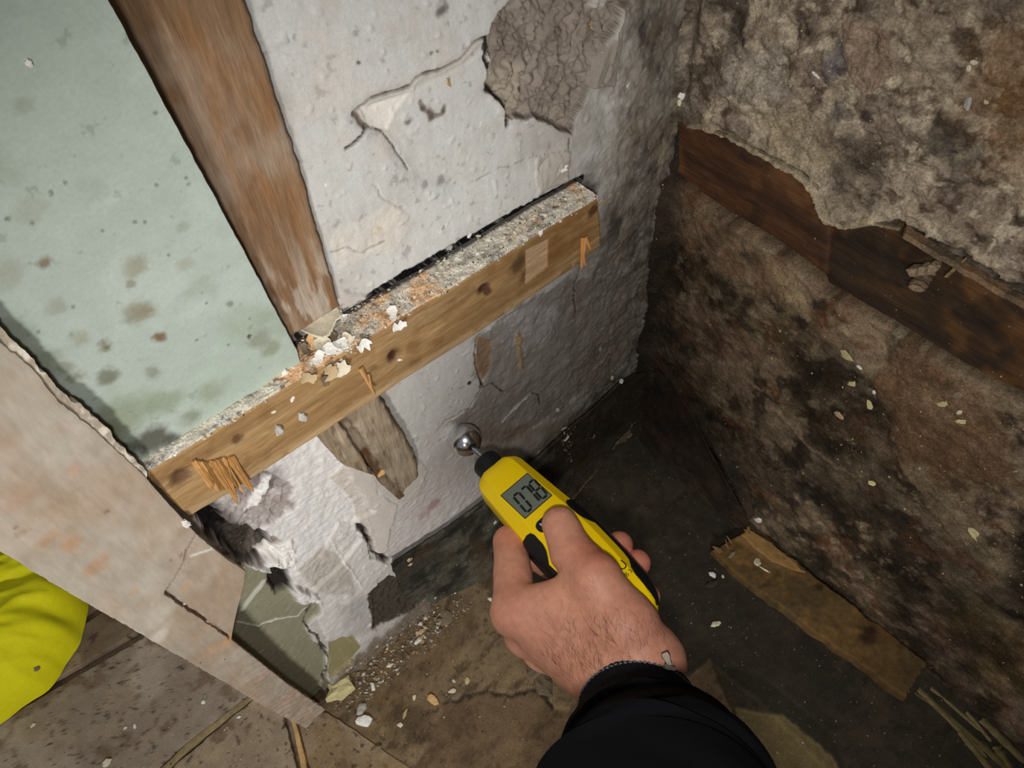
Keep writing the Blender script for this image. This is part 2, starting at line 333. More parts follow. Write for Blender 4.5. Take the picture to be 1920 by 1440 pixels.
# end of that wall, towards the doorway, and its back
def box_v(x0, x1, y0, y1, z0, z1): return [(x, y, z) for x in (x0, x1) for y in (y0, y1) for z in (z0, z1)]
BF = [(0, 1, 3, 2), (4, 6, 7, 5), (0, 4, 5, 1), (2, 3, 7, 6), (0, 2, 6, 4), (1, 5, 7, 3)]
MPW = surfmat('plain_plaster', 0.92, 0.06, 500, 0.4, 300, 0.2, col=(196, 190, 182), mid=0.08)
prop(mesh_obj('wall_end', box_v(XE, 0.12, 0.0205, 0.14, 0.0, 2.3), BF, MPW), kind='structure')
prop(mesh_obj('trim_1', box_v(XE-0.002, XE+0.004, -0.002, 0.142, 0.0, 2.3), BF, MPW), kind='structure')

# ---- right wall (plane x=0, room at -x)
ys = lines((-3.0, -0.44, 0.16), (-0.44, 0.0095, 0.00095)); zs = lines((0.0, 0.54, 0.00095), (0.54, 0.62, 0.004), (0.62, 2.3, 0.1))
A, B = np.meshgrid(ys, zs, indexing='ij')
cr = lambda px, py: (RW(px, py)[1], RW(px, py)[2])
P = Paint(A, B, (126, 108, 86), cr)
P.h += (fbm(A, B, 10, 4, 3)-0.5)*0.010+(fbm(A, B, 70, 5, 4, 0.6)-0.5)*0.0050+(fbm(A, B, 300, 3, 5)-0.5)*0.0016
P.noise(14, 5, (76, 60, 42), 0.40, 0.60, 0.9, 2)
P.noise(26, 5, (136, 114, 92), 0.52, 0.70, 0.85, 5)
P.noise(55, 5, (42, 34, 26), 0.48, 0.66, 0.8, 1)
P.noise(40, 5, (110, 72, 48), 0.56, 0.70, 0.6, 6)
P.noise(120, 4, (150, 134, 110), 0.58, 0.74, 0.55, 3)
P.noise(30, 4, (44, 42, 30), 0.54, 0.72, 0.7, 7, where=sm(B, 0.3, 0.1))
lip = [(1262, 205), (1275, 222), (1300, 230), (1340, 236), (1380, 250), (1420, 272), (1460, 296), (1495, 312), (1520, 330), (1545, 356), (1553, 385), (1562, 408), (1600, 418), (1650, 408), (1690, 420), (1725, 445), (1780, 478), (1850, 520), (1930, 560)]
up = lip+[(2100, 640), (2100, -300), (1262, -300)]
# channel holding the old rails
low = [(1262, 330), (1330, 385), (1400, 435), (1470, 480), (1540, 545), (1620, 590), (1700, 640), (1800, 700), (1960, 780)]
P.area(lip+low[::-1], (50, 38, 26), -0.020, 0.0008, 0.001, seed=1)
P.area(up, (176, 160, 138), 0.006, 0.0006, 0.0012, op=0.78, cn=0.45, rough=0.0030, rf=130, seed=2)
P.area(up, (104, 90, 80), 0, 0.002, 0.002, op=0.7, cn=1.2, seed=6)
P.noise(110, 5, (74, 60, 48), 0.52, 0.66, 0.8, 3, where=sm(B, 0.34, 0.36)); P.noise(160, 4, (200, 186, 160), 0.56, 0.70, 0.55, 5, where=sm(B, 0.34, 0.36))
P.line(lip[:14], 0.004, (165, 148, 118), -0.002, 0.001, op=0.7, soft=0.003)
P.area([(1590, 20), (1690, 40), (1700, 120), (1640, 170), (1600, 110)], (140, 118, 100), 0.0015, 0.0008, 0.003, op=0.8, seed=3)
P.area([(1380, 80), (1480, 80), (1500, 170), (1420, 190), (1370, 160)], (150, 140, 126), 0, 0.006, 0.006, op=0.8, cn=0.7, seed=4)
P.area([(1440, 200), (1560, 200), (1600, 300), (1540, 330), (1460, 280)], (150, 134, 108), 0, 0.006, 0.006, op=0.8, cn=0.7, seed=5)
P.area([(1340, -20), (1420, -20), (1420, 60), (1380, 100), (1370, 60)], (48, 40, 34), -0.001, 0.003, 0.004, op=0.8, cn=0.6, seed=2)
P.area([(1570, 90), (1600, 60), (1610, 110), (1590, 130), (1560, 140)], (88, 82, 90), 0, 0.002, 0.003, op=0.7, seed=2)
P.area([(1540, 250), (1640, 240), (1680, 330), (1640, 390), (1560, 340)], (60, 50, 42), -0.001, 0.005, 0.006, op=0.7, cn=0.8, seed=7)
P.area([(1780, 210), (1860, 260), (1860, 330), (1800, 340), (1750, 270)], (52, 46, 42), 0, 0.006, 0.006, op=0.8, cn=0.5, seed=3)
P.area([(1850, 60), (2000, 20), (2000, 300), (1870, 300), (1830, 200)], (126, 88, 46), 0, 0.014, 0.010, op=0.6, cn=0.5, seed=1)
P.blot(1585, 200, 0.007, (110, 102, 92), 0.9, 0.2, 2); P.blot(1640, 205, 0.005, (40, 34, 30), 0.8, 0.4, 2)
# dark crevice behind the loosened lip
P.line([(1690, 412), (1730, 432), (1790, 462), (1850, 500), (1930, 545)], 0.0042, (14, 11, 9), 0.012, 0.0010, soft=0.001)
# below the rails
P.area([(1300, 380), (1390, 425), (1450, 470), (1540, 545), (1470, 560), (1350, 500), (1280, 430)], (128, 100, 78), 0, 0.005, 0.006, op=0.75, cn=0.7, seed=3)
P.area([(1440, 480), (1500, 520), (1530, 590), (1480, 590)], (150, 132, 96), 0, 0.003, 0.004, op=0.7, cn=0.6, seed=5)
P.area([(1700, 640), (1820, 720), (1900, 800), (1900, 900), (1700, 900), (1660, 760), (1640, 690)], (104, 78, 56), 0.0015, 0.004, 0.006, op=0.75, cn=0.2, seed=5)
P.area([(1280, 560), (1360, 600), (1440, 660), (1380, 690), (1290, 640)], (122, 96, 78), 0, 0.005, 0.006, op=0.7, cn=0.7, seed=6)
P.area([(1480, 620), (1600, 660), (1680, 780), (1700, 900), (1560, 860), (1480, 740)], (36, 29, 20), -0.001, 0.006, 0.008, op=0.75, cn=0.6, seed=2)
P.area([(1690, 860), (1740, 870), (1820, 990), (1900, 1060), (1880, 1090), (1780, 1000)], (128, 112, 88), 0.0015, 0.003, 0.004, op=0.7, cn=0.6, seed=7)
P.area([(1500, 800), (1640, 880), (1720, 980), (1640, 1000), (1480, 880)], (40, 32, 24), 0, 0.006, 0.008, op=0.7, cn=0.5, seed=3)
P.line([(1440, 760), (1500, 810), (1540, 850), (1600, 890)], 0.0018, (138, 118, 96), -0.0012, 0.0024, op=0.7)
P.area([(1740, 1170), (1840, 1130), (1960, 1250), (1960, 1330), (1850, 1300)], (122, 98, 60), 0, 0.008, 0.008, op=0.6, cn=0.5, seed=4)
P.area([(1700, 1150), (1740, 1140), (1830, 1230), (1780, 1260)], (120, 92, 84), 0, 0.005, 0.006, op=0.6, cn=0.6, seed=2)
P.area([(1900, 950), (1960, 960), (1960, 1180), (1890, 1160)], (30, 25, 20), 0, 0.008, 0.008, op=0.8, seed=4)
# blotchy darkening towards the foot of the wall and into the corner
P.noise(22, 5, (30, 24, 16), 0.36, 0.6, 0.75, 3, where=sm(B, 0.24, 0.06))
cm = sm(A+(fbm(A, B, 60, 4, 3)-.5)*.02, -0.03, 0.0)*(0.55+0.45*sm(B, .37, .33))
P.c = P.c*(1-0.85*cm[..., None])+lin((42, 36, 31))*0.85*cm[..., None]
cv = np.clip((A+0.012)/0.012, 0, 1.5); ch_ = poly_sd(A, B, [cr(*p) for p in lip+low[::-1]+[(1240, 320), (1240, 210)]]); P.h = P.h*(1-sm(A, -0.012, 0.0)*sm(ch_, -.001, .001))+0.007*cv*cv*sm(ch_, -.001, .001)
V = np.stack([-P.h, A, B], -1).reshape(-1, 3)
o = mesh_obj('wall_right', V, gridfaces(len(ys), len(zs), True), MMO, cols=P.c.reshape(-1, 3), smooth=True)
prop(o, kind='structure')
prop(mesh_obj('wall_right_back', box_v(0.034, 0.13, -3.0, 0.02, 0.0, 2.3), BF, MPW), kind='structure')

# ---- floor
xs = lines((-2.2, -0.62, 0.16), (-0.62, 0.0, 0.0013), (0.0, 0.03, 0.01)); ys = lines((-2.2, -0.40, 0.15), (-0.40, 0.16, 0.0013), (0.16, 2.0, 0.15))
A, B = np.meshgrid(xs, ys, indexing='ij')
cf = lambda px, py: (F(px, py)[0], F(px, py)[1])
P = Paint(A, B, (122, 102, 76), cf)
P.h += (fbm(A, B, 12, 4, 3)-0.5)*0.004+(fbm(A, B, 90, 4, 4)-0.5)*0.0010
P.noise(16, 5, (84, 66, 46), 0.40, 0.64, 0.85, 2)
P.noise(30, 5, (136, 114, 80), 0.52, 0.72, 0.7, 5)
P.noise(60, 5, (66, 50, 36), 0.54, 0.72, 0.7, 1, sx=1.0, sy=2.0)
P.noise(300, 3, (48, 38, 28), 0.66, 0.78, 0.7, 4)
# grey-brown boards at the left
P.area([(-200, 1300), (140, 1240), (320, 1130), (600, 1340), (560, 1360), (540, 1460), (400, 1600), (-200, 1600)], (134, 116, 100), 0, 0.002, 0.001, op=0.8, cn=0.2, seed=2)
# torn upper layer of the sheet flooring (its broken edge)
P.area([(835, 1318), (900, 1296), (960, 1300), (1010, 1290), (1040, 1330), (1100, 1330), (1200, 1600), (860, 1600), (780, 1440)], (92, 70, 50), -0.0016, 0.0006, 0.002, op=0.6, cn=0.2, seed=3)
P.line([(835, 1318), (900, 1296), (960, 1300), (1010, 1290), (1035, 1325)], 0.0012, (48, 38, 30), 0.001, 0.001)
P.area([(640, 1230), (740, 1180), (880, 1110), (900, 1180), (820, 1260), (700, 1320)], (92, 72, 52), 0, 0.004, 0.004, op=0.6, cn=0.4, seed=3)
# dark damp sheet in the corner
P.area([(1180, 805), (1235, 850), (1400, 1000), (1760, 1270), (1930, 1420), (1930, 1600), (1700, 1600), (1450, 1340), (1330, 1240), (1200, 1330), (1000, 1150), (930, 1080), (1060, 960), (1120, 880)], (38, 34, 27), 0.0016, 0.0007, 0.002, op=0.92, cn=0.1, seed=4)
P.area([(1330, 1238), (1420, 1262), (1560, 1380), (1640, 1600), (1440, 1600), (1380, 1350)], (42, 37, 26), -0.0005, 0.0007, 0.002, op=0.8, seed=4)
P.area([(1380, 1330), (1470, 1345), (1560, 1420), (1640, 1600), (1400, 1600)], (108, 92, 58), -0.0010, 0.0007, 0.002, op=0.8, seed=2)
V = np.stack([A, B, P.h], -1).reshape(-1, 3)
o = mesh_obj('floor', V, gridfaces(len(xs), len(ys)), MFL, cols=P.c.reshape(-1, 3), smooth=True)
prop(o, kind='structure'); FLOOR = o

# ------------------------------------------------------------------ ribbons: a strip between two edges, with thickness
def resample(pts, n):
    pts = np.asarray(pts, float); d = np.r_[0, np.cumsum(np.linalg.norm(np.diff(pts, axis=0), axis=1))]; t = np.linspace(0, d[-1], n)
    return np.stack([np.interp(t, d, pts[:, i]) for i in range(3)], 1)
def ribbon(name, ea, eb, nu, nv, thick, mat, paintfn=None, parent=None, jag=0.0, jf=200, bulge=None, disp=0.0, df=120, nrm=None, col=(200, 200, 200), bev=0.0, seed=0):
    """ea, eb: 3D polylines of the two long edges; thickness is laid behind the face"""
    a = resample(ea, nv); b = resample(eb, nv); u = np.linspace(0, 1, nu)[:, None, None]
    if bev:  # tight rows at the edges so they can be rounded
        uu = np.concatenate([[0, .004], np.linspace(.02, .98, nu-4), [.996, 1]]); u = uu[:, None, None]
    G = a[None]*(1-u)+b[None]*u                                  # nu, nv, 3
    if nrm is None:
        e1 = (b-a).mean(0); e2 = a[-1]-a[0]; nrm = np.cross(e1, e2); nrm /= np.linalg.norm(nrm)
        if nrm @ (CAM-G.mean((0, 1))) < 0: nrm = -nrm
    nrm = np.asarray(nrm, float)
    across = (b-a); across /= np.linalg.norm(across, axis=1)[:, None]; along = np.gradient(a, axis=0); along /= np.linalg.norm(along, axis=1)[:, None]+1e-12
    s = np.arange(nv)*1.0/nv*np.linalg.norm(np.diff(a, axis=0), axis=1).sum()
    if jag:
        ja = (fbm(s, s*0+seed, jf, 4, 1)-0.5)*2*jag; jb = (fbm(s, s*0+5+seed, jf, 4, 2)-0.5)*2*jag
        G = G+across[None]*(ja[None, :, None]*(1-u)+jb[None, :, None]*u)
        L = np.linspace(0, 1, G.shape[0])*np.linalg.norm(b-a, axis=1).mean(); v = np.linspace(0, 1, nv)[None, :, None]
        j0 = (fbm(L, L*0+seed+9, jf, 4, 3)-0.5)*2*jag; j1 = (fbm(L, L*0+seed+13, jf, 4, 4)-0.5)*2*jag
        G = G+along[None]*(j0[:, None, None]*(1-v)**8-j1[:, None, None]*v**8)
    U = np.broadcast_to(u[..., 0], G.shape[:2]); Vv = np.broadcast_to(np.linspace(0, 1, nv)[None], G.shape[:2])
    h = np.zeros(G.shape[:2])
    if disp: h += (fbm(G[..., 0]+G[..., 1]*0.7, G[..., 2]+G[..., 1]*0.5, df, 4, seed)-0.5)*2*disp
    if bulge is not None: h += bulge(U, Vv)
    if bev:
        wd = np.linalg.norm(b-a, axis=1).mean(); ed = np.minimum(np.minimum(U, 1-U)*wd, 1)
        ln = s[-1]+1e-9; ed = np.minimum(ed, np.minimum(Vv, 1-Vv)*ln+1e-9)
        t = np.clip(ed/bev, 0, 1); h -= bev*(1-np.sqrt(1-(1-t)**2))
    cols = np.ones(G.shape)*lin(col)
    if paintfn is not None: h2, cols = paintfn(G, U, Vv, cols); h = h+h2
    front = G+nrm*h[..., None]; back = G-nrm*thick
    nU = G.shape[0]
    vs = np.concatenate([front.reshape(-1, 3), back.reshape(-1, 3)]); cc = np.concatenate([cols.reshape(-1, 3)]*2)
    f = gridfaces(nU, nv); off = nU*nv; fb = f[:, ::-1]+off
    idx = np.arange(nU*nv).reshape(nU, nv)
    loop = np.concatenate([idx[:, 0], idx[-1, 1:], idx[-2::-1, -1], idx[0, -2:0:-1]]); l2 = np.roll(loop, -1)
    sd = np.stack([l2, loop, loop+off, l2+off], 1)
    fa = np.concatenate([f, fb, sd])
    e1 = G[1, 0]-G[0, 0]; e2 = G[0, 1]-G[0, 0]
    if np.cross(b.mean(0)-a.mean(0), a[-1]-a[0]) @ nrm < 0: fa = fa[:, ::-1].copy()
    o = mesh_obj(name, vs, fa, mat, cols=cc, smooth=True)
    try: o.data.set_sharp_from_angle(angle=math.radians(40))
    except Exception: pass
    if parent is not None: reparent(o, parent)
    return o
def blots(c, X, Y, spec, col):
    """spec: x, y, r, opacity in the surface's own coordinates"""
    for i, (x, y, r, op) in enumerate(spec):
        d = np.hypot(X-x, Y-y)/r+(fbm(X, Y, 1.1/r, 4, i, 0.6)-0.5)*1.1
        m = ((1-sm(d, 0.3, 1.15))*op)[..., None]; c = c*(1-m)+lin(col)*m
    return c
def mixn(c, X, Y, f, lo, hi, op, col, seed, n=4):
    m = (sm(fbm(X, Y, f, n, seed, 0.6), lo, hi)*op)[..., None]; return c*(1-m)+lin(col)*m

# ---- baseboards: damp sheet flooring turned up the walls
def off(p, d): return np.asarray(p)+np.asarray(d)
top = [W(1228, 700, -0.006), W(1195, 702, -0.010), W(1160, 722, -0.010), W(1125, 758, -0.010), W(1080, 795, -0.009), W(1040, 832, -0.009), W(1000, 868, -0.009), W(960, 902, -0.009), W(900, 950, -0.009), W(840, 992, -0.008), W(780, 1032, -0.008), W(735, 1062, -0.008)]
bot = [F(1190, 815, .002), F(1165, 838, .002), F(1140, 862, .002), F(1110, 892, .002), F(1075, 930, .002), F(1035, 968, .002), F(1000, 1005, .002), F(965, 1040, .002), F(905, 1088, .002), F(865, 1108, .002), F(830, 1122, .002), F(775, 1150, .002)]
def pb(G, U, V_, c):
    X, Y = G[..., 0], G[..., 2]
    c = mixn(c, X, Y, 30, 0.45, 0.65, 0.7, (96, 92, 78), 2); c = mixn(c, X, Y, 60, 0.45, 0.65, 0.8, (34, 31, 27), 4); c = mixn(c, X, Y, 45, 0.55, 0.7, 0.5, (84, 64, 44), 5)
    m = sm(V_, 0.55, 0.35)[..., None]*0.6; c = c*(1-m)+lin((62, 48, 36))*m
    return (fbm(X, Y, 60, 3, 3)-0.5)*0.002, c
bl = ribbon('baseboard_left', top, bot, 50, 220, 0.002, MMO, pb, jag=0.0012, jf=150, col=(62, 58, 50), bulge=lambda U, V_: -0.008*np.sin(np.pi*U)*(1-0.4*V_))
prop(bl, kind='structure')
top = [RW(1228, 700, -0.006), RW(1262, 728, -0.008), RW(1290, 768, -0.012), RW(1320, 828, -0.020), RW(1350, 885, -0.022), RW(1375, 930, -0.018), RW(1402, 985, -0.010)]
bot = [F(1190, 815, .002), F(1212, 842, .002), F(1228, 862, .002), F(1265, 892, .002), F(1300, 922, .002), F(1345, 962, .002), F(1392, 1000, .002)]
def pr_(G, U, V_, c):
    X, Y = G[..., 1], G[..., 2]
    c = mixn(c, X, Y, 30, 0.45, 0.65, 0.7, (66, 48, 38), 2); c = mixn(c, X, Y, 60, 0.45, 0.65, 0.7, (40, 34, 28), 4)
    return (fbm(X, Y, 60, 3, 3)-0.5)*0.002, c
br = ribbon('baseboard_right', top, bot, 40, 160, 0.0015, MMO, pr_, jag=0.0008, jf=120, col=(58, 46, 37), bulge=lambda U, V_: -0.005*np.sin(np.pi*U))
prop(br, kind='structure')
# loose wall covering curling off behind the right baseboard: a thin lip
lipo = ribbon('trim_2', [RW(1262, 738, -.004), RW(1300, 780, -.004), RW(1340, 845, -.005), RW(1385, 930, -.006), RW(1405, 975, -.005)], [RW(1256, 728, -.001), RW(1312, 770, -.001), RW(1362, 835, -.001), RW(1400, 905, -.001), RW(1415, 968, -.001)], 14, 80, 0.001, MMO, pr_, jag=0.0015, jf=150, col=(58, 50, 40))
prop(lipo, kind='structure')

# ---- floor boards at the left, let in beside the sheet flooring
def pf(base, g=None):
    def fn(G, U, V_, c):
        X, Y = G[..., 0], G[..., 1]; c = np.ones(G.shape)*lin(base)
        c = mixn(c, X, Y, 18, 0.4, 0.65, 0.6, (120, 104, 88), 2); c = mixn(c, X, Y, 40, 0.5, 0.7, 0.6, (150, 130, 108), 3); c = mixn(c, X, Y, 70, 0.55, 0.72, 0.6, (92, 66, 46), 5)
        c = mixn(c, X, Y, 280, 0.66, 0.78, 0.8, (52, 42, 34), 6, 3)
        return (fbm(X, Y, 60, 3, 3)-0.5)*0.0008, c
    return fn
MF2 = surfmat('floor_board', 0.85, 0.16, 700, 0.3, 500, 0.25, mid=0.12, fleck=0.3, flecks=(0.4, 0.36, 0.3))
Z = 0.007
def fboard(a, b, base): 
    o = ribbon('floor_board', [F(*p, Z) for p in a], [F(*p, Z) for p in b], 90, 110, 0.008, MF2, pf(base), jag=0.0008, bev=0.0012, nrm=(0, 0, 1)); reparent(o, FLOOR); return o
fboard([(-260, 1560), (20, 1340), (270, 1195), (350, 1120)], [(180, 1560), (318, 1420), (450, 1318), (520, 1255)], (160, 145, 128))
fboard([(210, 1560), (330, 1432), (462, 1322), (535, 1262)], [(590, 1560), (556, 1440), (532, 1345), (560, 1290)], (160, 140, 114))
fboard([(-260, 1440), (0, 1275), (150, 1175), (230, 1120)], [(-260, 1545), (8, 1330), (262, 1182), (330, 1115)], (104, 86, 68))
Z = 0.0018
fboard([(640, 1560), (580, 1440), (556, 1352), (585, 1330)], [(900, 1560), (770, 1440), (640, 1352), (610, 1335)], (132, 110, 80))
Z = 0.007
# narrow pale strips in the joints
MST = surfmat('pale_wood_strip', 0.8, 0.2, 200, 0.3, 300, 0.2, mid=0.2)
for a, b, c, nme in [([(545, 1345), (556, 1395), (566, 1450), (572, 1500)], [(552, 1345), (566, 1395), (578, 1450), (588, 1500)], (186, 150, 100), 'joint_strip'),
                ([(292, 1450), (352, 1392), (420, 1340), (478, 1295)], [(300, 1456), (362, 1398), (428, 1346), (484, 1302)], (140, 122, 88), 'joint_strip')]:
    o = ribbon(nme, [F(*p, Z+.0006) for p in a], [F(*p, Z+.0006) for p in b], 8, 60, 0.006, MST, jag=0.0006, col=c, bev=0.0006, nrm=(0, 0, 1)); reparent(o, FLOOR)

# ================================================================== TIMBERS
YB = -0.021                                                # face of the horizontal batten
# ---- horizontal batten
def pbat(G, U, V_, c):
    X, Y = G[..., 0], G[..., 2]
    c = mixn(c, X*0.25, Y*3, 60, 0.4, 0.66, 0.8, (138, 106, 68), 2); c = mixn(c, X*0.3, Y*2, 90, 0.5, 0.7, 0.5, (176, 146, 106), 3)
    c = mixn(c, X, Y, 60, 0.52, 0.7, 0.45, (120, 84, 46), 6)
    def w2(px, py): p = W(px, py, YB); return p[0], p[2]
    def bl(px, py, r, op, col):
        nonlocal c; x, y = w2(px, py); c = blots(c, X, Y, [(x, y, r, op)], col)
    for q in [(1060, 440, .016, .55), (1100, 420, .014, .5), (1035, 470, .012, .4)]: bl(*q, (126, 88, 44))
    for q in [(975, 488, .008, .8), (985, 520, .006, .6), (650, 620, .004, .6)]: bl(*q, (72, 52, 34))
    for q in [(908, 543, .0048, .9), (740, 668, .0052, .95), (700, 690, .003, .4), (445, 825, .004, .7), (340, 895, .006, .75), (915, 548, .003, .8), (1112, 395, .005, .8)]: bl(*q, (60, 26, 20))
    for q in [(775, 650, .006, .5), (780, 680, .005, .5), (500, 770, .006, .4), (820, 640, .005, .4)]: bl(*q, (110, 74, 36))
    x0, z0 = w2(1005, 497); P_ = [w2(*p) for p in [(985, 470), (1027, 448), (1026, 500), (985, 532)]]
    sd = poly_sd(X, Y, P_)+(fbm(X, Y, 200, 3, 2)-0.5)*0.0015; m = (sm(-sd, -.0006, .0006)*0.9)[..., None]; c = c*(1-m)+lin((182, 150, 116))*m
    h = -sm(-sd, -.0006, .0006)*0.0005
    for px, py, r in [(740, 668, .004), (908, 543, .003), (340, 895, .004)]:
        x, y = w2(px, py); h = h-0.0022*np.exp(-((X-x)**2+(Y-y)**2)/(r*r))
    h = h+(fbm(X*0.3, Y*2, 150, 3, 5)-0.5)*0.0007
    m = ((sm(U, 0.80, 0.92))*(fbm(X, Y, 60, 3, 1) > 0.42)*0.5)[..., None]; c = c*(1-m)+lin((188, 160, 122))*m    # paler worn lower arris
    return h, c
ft = [W(x, y, YB) for x, y in [(270, 890), (345, 845), (430, 792), (560, 712), (700, 627), (840, 545), (980, 458), (1060, 408), (1122, 372)]]
fb = [W(x, y, YB) for x, y in [(355, 970), (425, 930), (520, 868), (640, 790), (760, 712), (880, 636), (1000, 556), (1085, 496), (1128, 462)]]
bat = empty('horizontal_batten', W(700, 720, YB), 'long orange-brown horizontal timber batten fixed across the plaster wall', 'batten')
ribbon('batten_body', ft, fb, 60, 460, 0.0205, MWD, pbat, parent=bat, jag=0.0005, jf=120, bev=0.0014, nrm=(0, -1, 0), col=(158, 124, 82))
# splinters torn open at its left end
MSP = surfmat('raw_splinter', 0.65, 0.25, 60, 0.3, 80, 0.3, stretch=(1, 14, 14), mid=0.1)
def stick(name, p0, p1, w0, w1, mat, col, parent=None, seed=0, bend=0.0, n=10, up=None):
    """tapering splinter with an irregular cross-section, long axis local X"""
    p0 = np.asarray(p0, float); p1 = np.asarray(p1, float); L = np.linalg.norm(p1-p0); r = random.Random(seed)
    vs = []; fs = []
    for i in range(n):
        t = i/(n-1); ww = (w0*(1-t)+w1*t)*(0.85+0.3*r.random())*0.5
        if i == n-1: ww *= 0.35
        x = L*t; z = bend*math.sin(math.pi*t)+r.uniform(-1, 1)*ww*0.12
        for k in range(6):
            a = k*math.pi/3+0.3; q = ww*(1.0 if k % 3 else 1.25); vs.append((x+r.uniform(-1, 1)*ww*0.5*(i in (0, n-1)), q*math.cos(a), z+q*0.6*math.sin(a)))
        if i: fs += [((i-1)*6+k, (i-1)*6+(k+1) % 6, i*6+(k+1) % 6, i*6+k) for k in range(6)]
    fs.append(tuple(range(5, -1, -1))); fs.append(tuple((n-1)*6+k for k in range(6)))
    o = mesh_obj(name, vs, fs, mat, cols=np.ones((len(vs), 3))*lin(col))
    d = Vector(p1-p0).normalized(); o.rotation_mode = 'QUATERNION'; o.rotation_quaternion = d.to_track_quat('X', 'Z')
    if parent is not None: o.parent = parent; o.location = Vector(p0)-Vector(parent.location)
    else: o.location = Vector(p0)
    return o
for i in range(13):
    t = i/12; x0 = 362+t*72; y0 = 868+t*(-2)-14*abs(t-.3); ln = 0.75+0.3*random.random()
    x1 = x0+(18+t*8)+26*ln*0.7; y1 = y0+62*ln+12*t
    if i in (6, 10): x1 = 446; y1 = 946
    stick('splinter', W(x0, y0, YB-.0006), W(x1, y1, YB-.0015-.002*random.random()), .0022, .0013, MSP, random.choice([(166, 120, 68), (132, 92, 50), (182, 138, 84)]), bat, i)
for i, (a, b, w0) in enumerate([((676, 690), (704, 742), .0022), ((690, 702), (697, 728), .0014), ((1094, 448), (1090, 505), .003), ((1098, 445), (1108, 468), .002), ((1092, 470), (1098, 500), .0016)]):
    stick('splinter', W(*a, YB-.001), W(*b, YB-.006), w0, w0*.4, MSP, (176, 132, 80) if i < 2 else (182, 124, 68), bat, 20+i)
for i, (x, y) in enumerate([(740, 668)]):
    pass
# dusty top of the batten
def ptop(G, U, V_, c):
    X, Y = G[..., 0], G[..., 1]*1.0
    c = mixn(c, X, Y, 60, 0.4, 0.6, 0.5, (196, 186, 168), 2); c = mixn(c, X, Y, 90, 0.60, 0.70, 0.6, (110, 104, 96), 4)
    c = mixn(c, X, Y, 28, 0.46, 0.54, 0.9, (232, 184, 138), 6)
    c = mixn(c, X, Y, 220, 0.56, 0.66, 0.8, (226, 222, 210), 3); c = mixn(c, X, Y, 300, 0.66, 0.74, 0.7, (80, 74, 70), 5)
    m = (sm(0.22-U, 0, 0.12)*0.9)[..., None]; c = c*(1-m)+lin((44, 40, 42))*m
    return (fbm(X, Y, 120, 5, 3, 0.65)-0.45)*0.0036*np.sin(np.pi*np.clip(U, 0.05, 1))**0.5+0.0006, c
def top_edge(y, dz): return [np.array([p[0], y, p[2]+dz]) for p in [W(a, b, YB) for a, b in [(262, 895), (345, 845), (430, 792), (560, 712), (700, 627), (840, 545), (980, 458), (1060, 408), (1122, 372)]]]
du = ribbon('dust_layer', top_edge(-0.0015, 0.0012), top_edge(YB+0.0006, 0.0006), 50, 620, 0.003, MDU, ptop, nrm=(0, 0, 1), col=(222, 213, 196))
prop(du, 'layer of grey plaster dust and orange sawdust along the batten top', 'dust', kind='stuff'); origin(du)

# ---- upright timber (stud) above the batten
YS = -0.008
def pst(G, U, V_, c):
    X, Y = G[..., 0], G[..., 2]
    c = mixn(c, X*3, Y*0.4, 60, 0.42, 0.66, 0.8, (118, 88, 62), 2); c = mixn(c, X*3, Y*0.3, 110, 0.5, 0.7, 0.6, (150, 124, 100), 3)
    c = mixn(c, X, Y, 40, 0.45, 0.8, 0.6, (160, 142, 124), 5); c = mixn(c, X*2, Y*0.5, 60, 0.45, 0.8, 0.6, (142, 98, 58), 6)
    m = (sm(V_, 0.62, 0.97)*sm(fbm(X*2, Y*.6, 110, 5, 4), 0.42, 0.58)*0.65)[..., None]; c = c*(1-m)+lin((188, 176, 160))*m
    return (fbm(X*4, Y*0.4, 120, 3, 3)-0.5)*0.0008, c
st = ribbon('upright_timber', [W(80, -140, YS), W(190, 60, YS), W(340, 350, YS), (W(520, 650, YS))], [W(415, -140, YS), W(470, 30, YS), W(560, 300, YS), W(628, 540, YS), W(640, 575, YS)], 60, 240, 0.010, MWV, pst, jag=0.0006, bev=0.002, nrm=(0, -1, 0), col=(136, 106, 78))
prop(st, 'broad brown upright board on the wall beside the green panel', 'board'); origin(st)
# pale torn bits of paper left on its foot
# ---- weathered stub ends below the batten
def pwe(G, U, V_, c):
    X, Y = G[..., 0], G[..., 2]
    c = mixn(c, X*3, Y*.5, 80, 0.42, 0.66, 0.8, (128, 112, 94), 2); c = mixn(c, X*3, Y*.4, 130, 0.55, 0.7, 0.6, (92, 76, 60), 3); c = mixn(c, X, Y, 50, 0.5, 0.7, 0.5, (176, 162, 140), 5)
    return (fbm(X*4, Y*.5, 120, 3, 3)-0.5)*0.0010, c
YL = -0.013
o = ribbon('timber_stub', [W(640, 770, YL), W(665, 800, YL), W(700, 850, YL), W(728, 890, YL), W(756, 928, YL)], [W(705, 725, YL), W(735, 775, YL), W(765, 825, YL), W(785, 865, YL), W(788, 895, YL)], 36, 120, 0.013, MWW, pwe, jag=0.001, bev=0.004, nrm=(0, -1, 0), col=(158, 140, 118), seed=1)
prop(o, 'grey weathered stub of upright wood below the batten, nearest the metal ball', 'wood'); origin(o)
o = ribbon('timber_stub', [W(590, 800, -.008), W(610, 835, -.008), W(630, 858, -.008), W(645, 874, -.008)], [W(634, 782, -.009), W(655, 818, -.009), W(688, 868, -.009), W(704, 895, -.009)], 30, 100, 0.008, MWW, pwe, jag=0.0012, bev=0.003, nrm=(0, -1, 0), col=(146, 128, 104), seed=2)
prop(o, 'shorter weathered stub of upright wood below the batten, left one of two', 'wood'); origin(o)
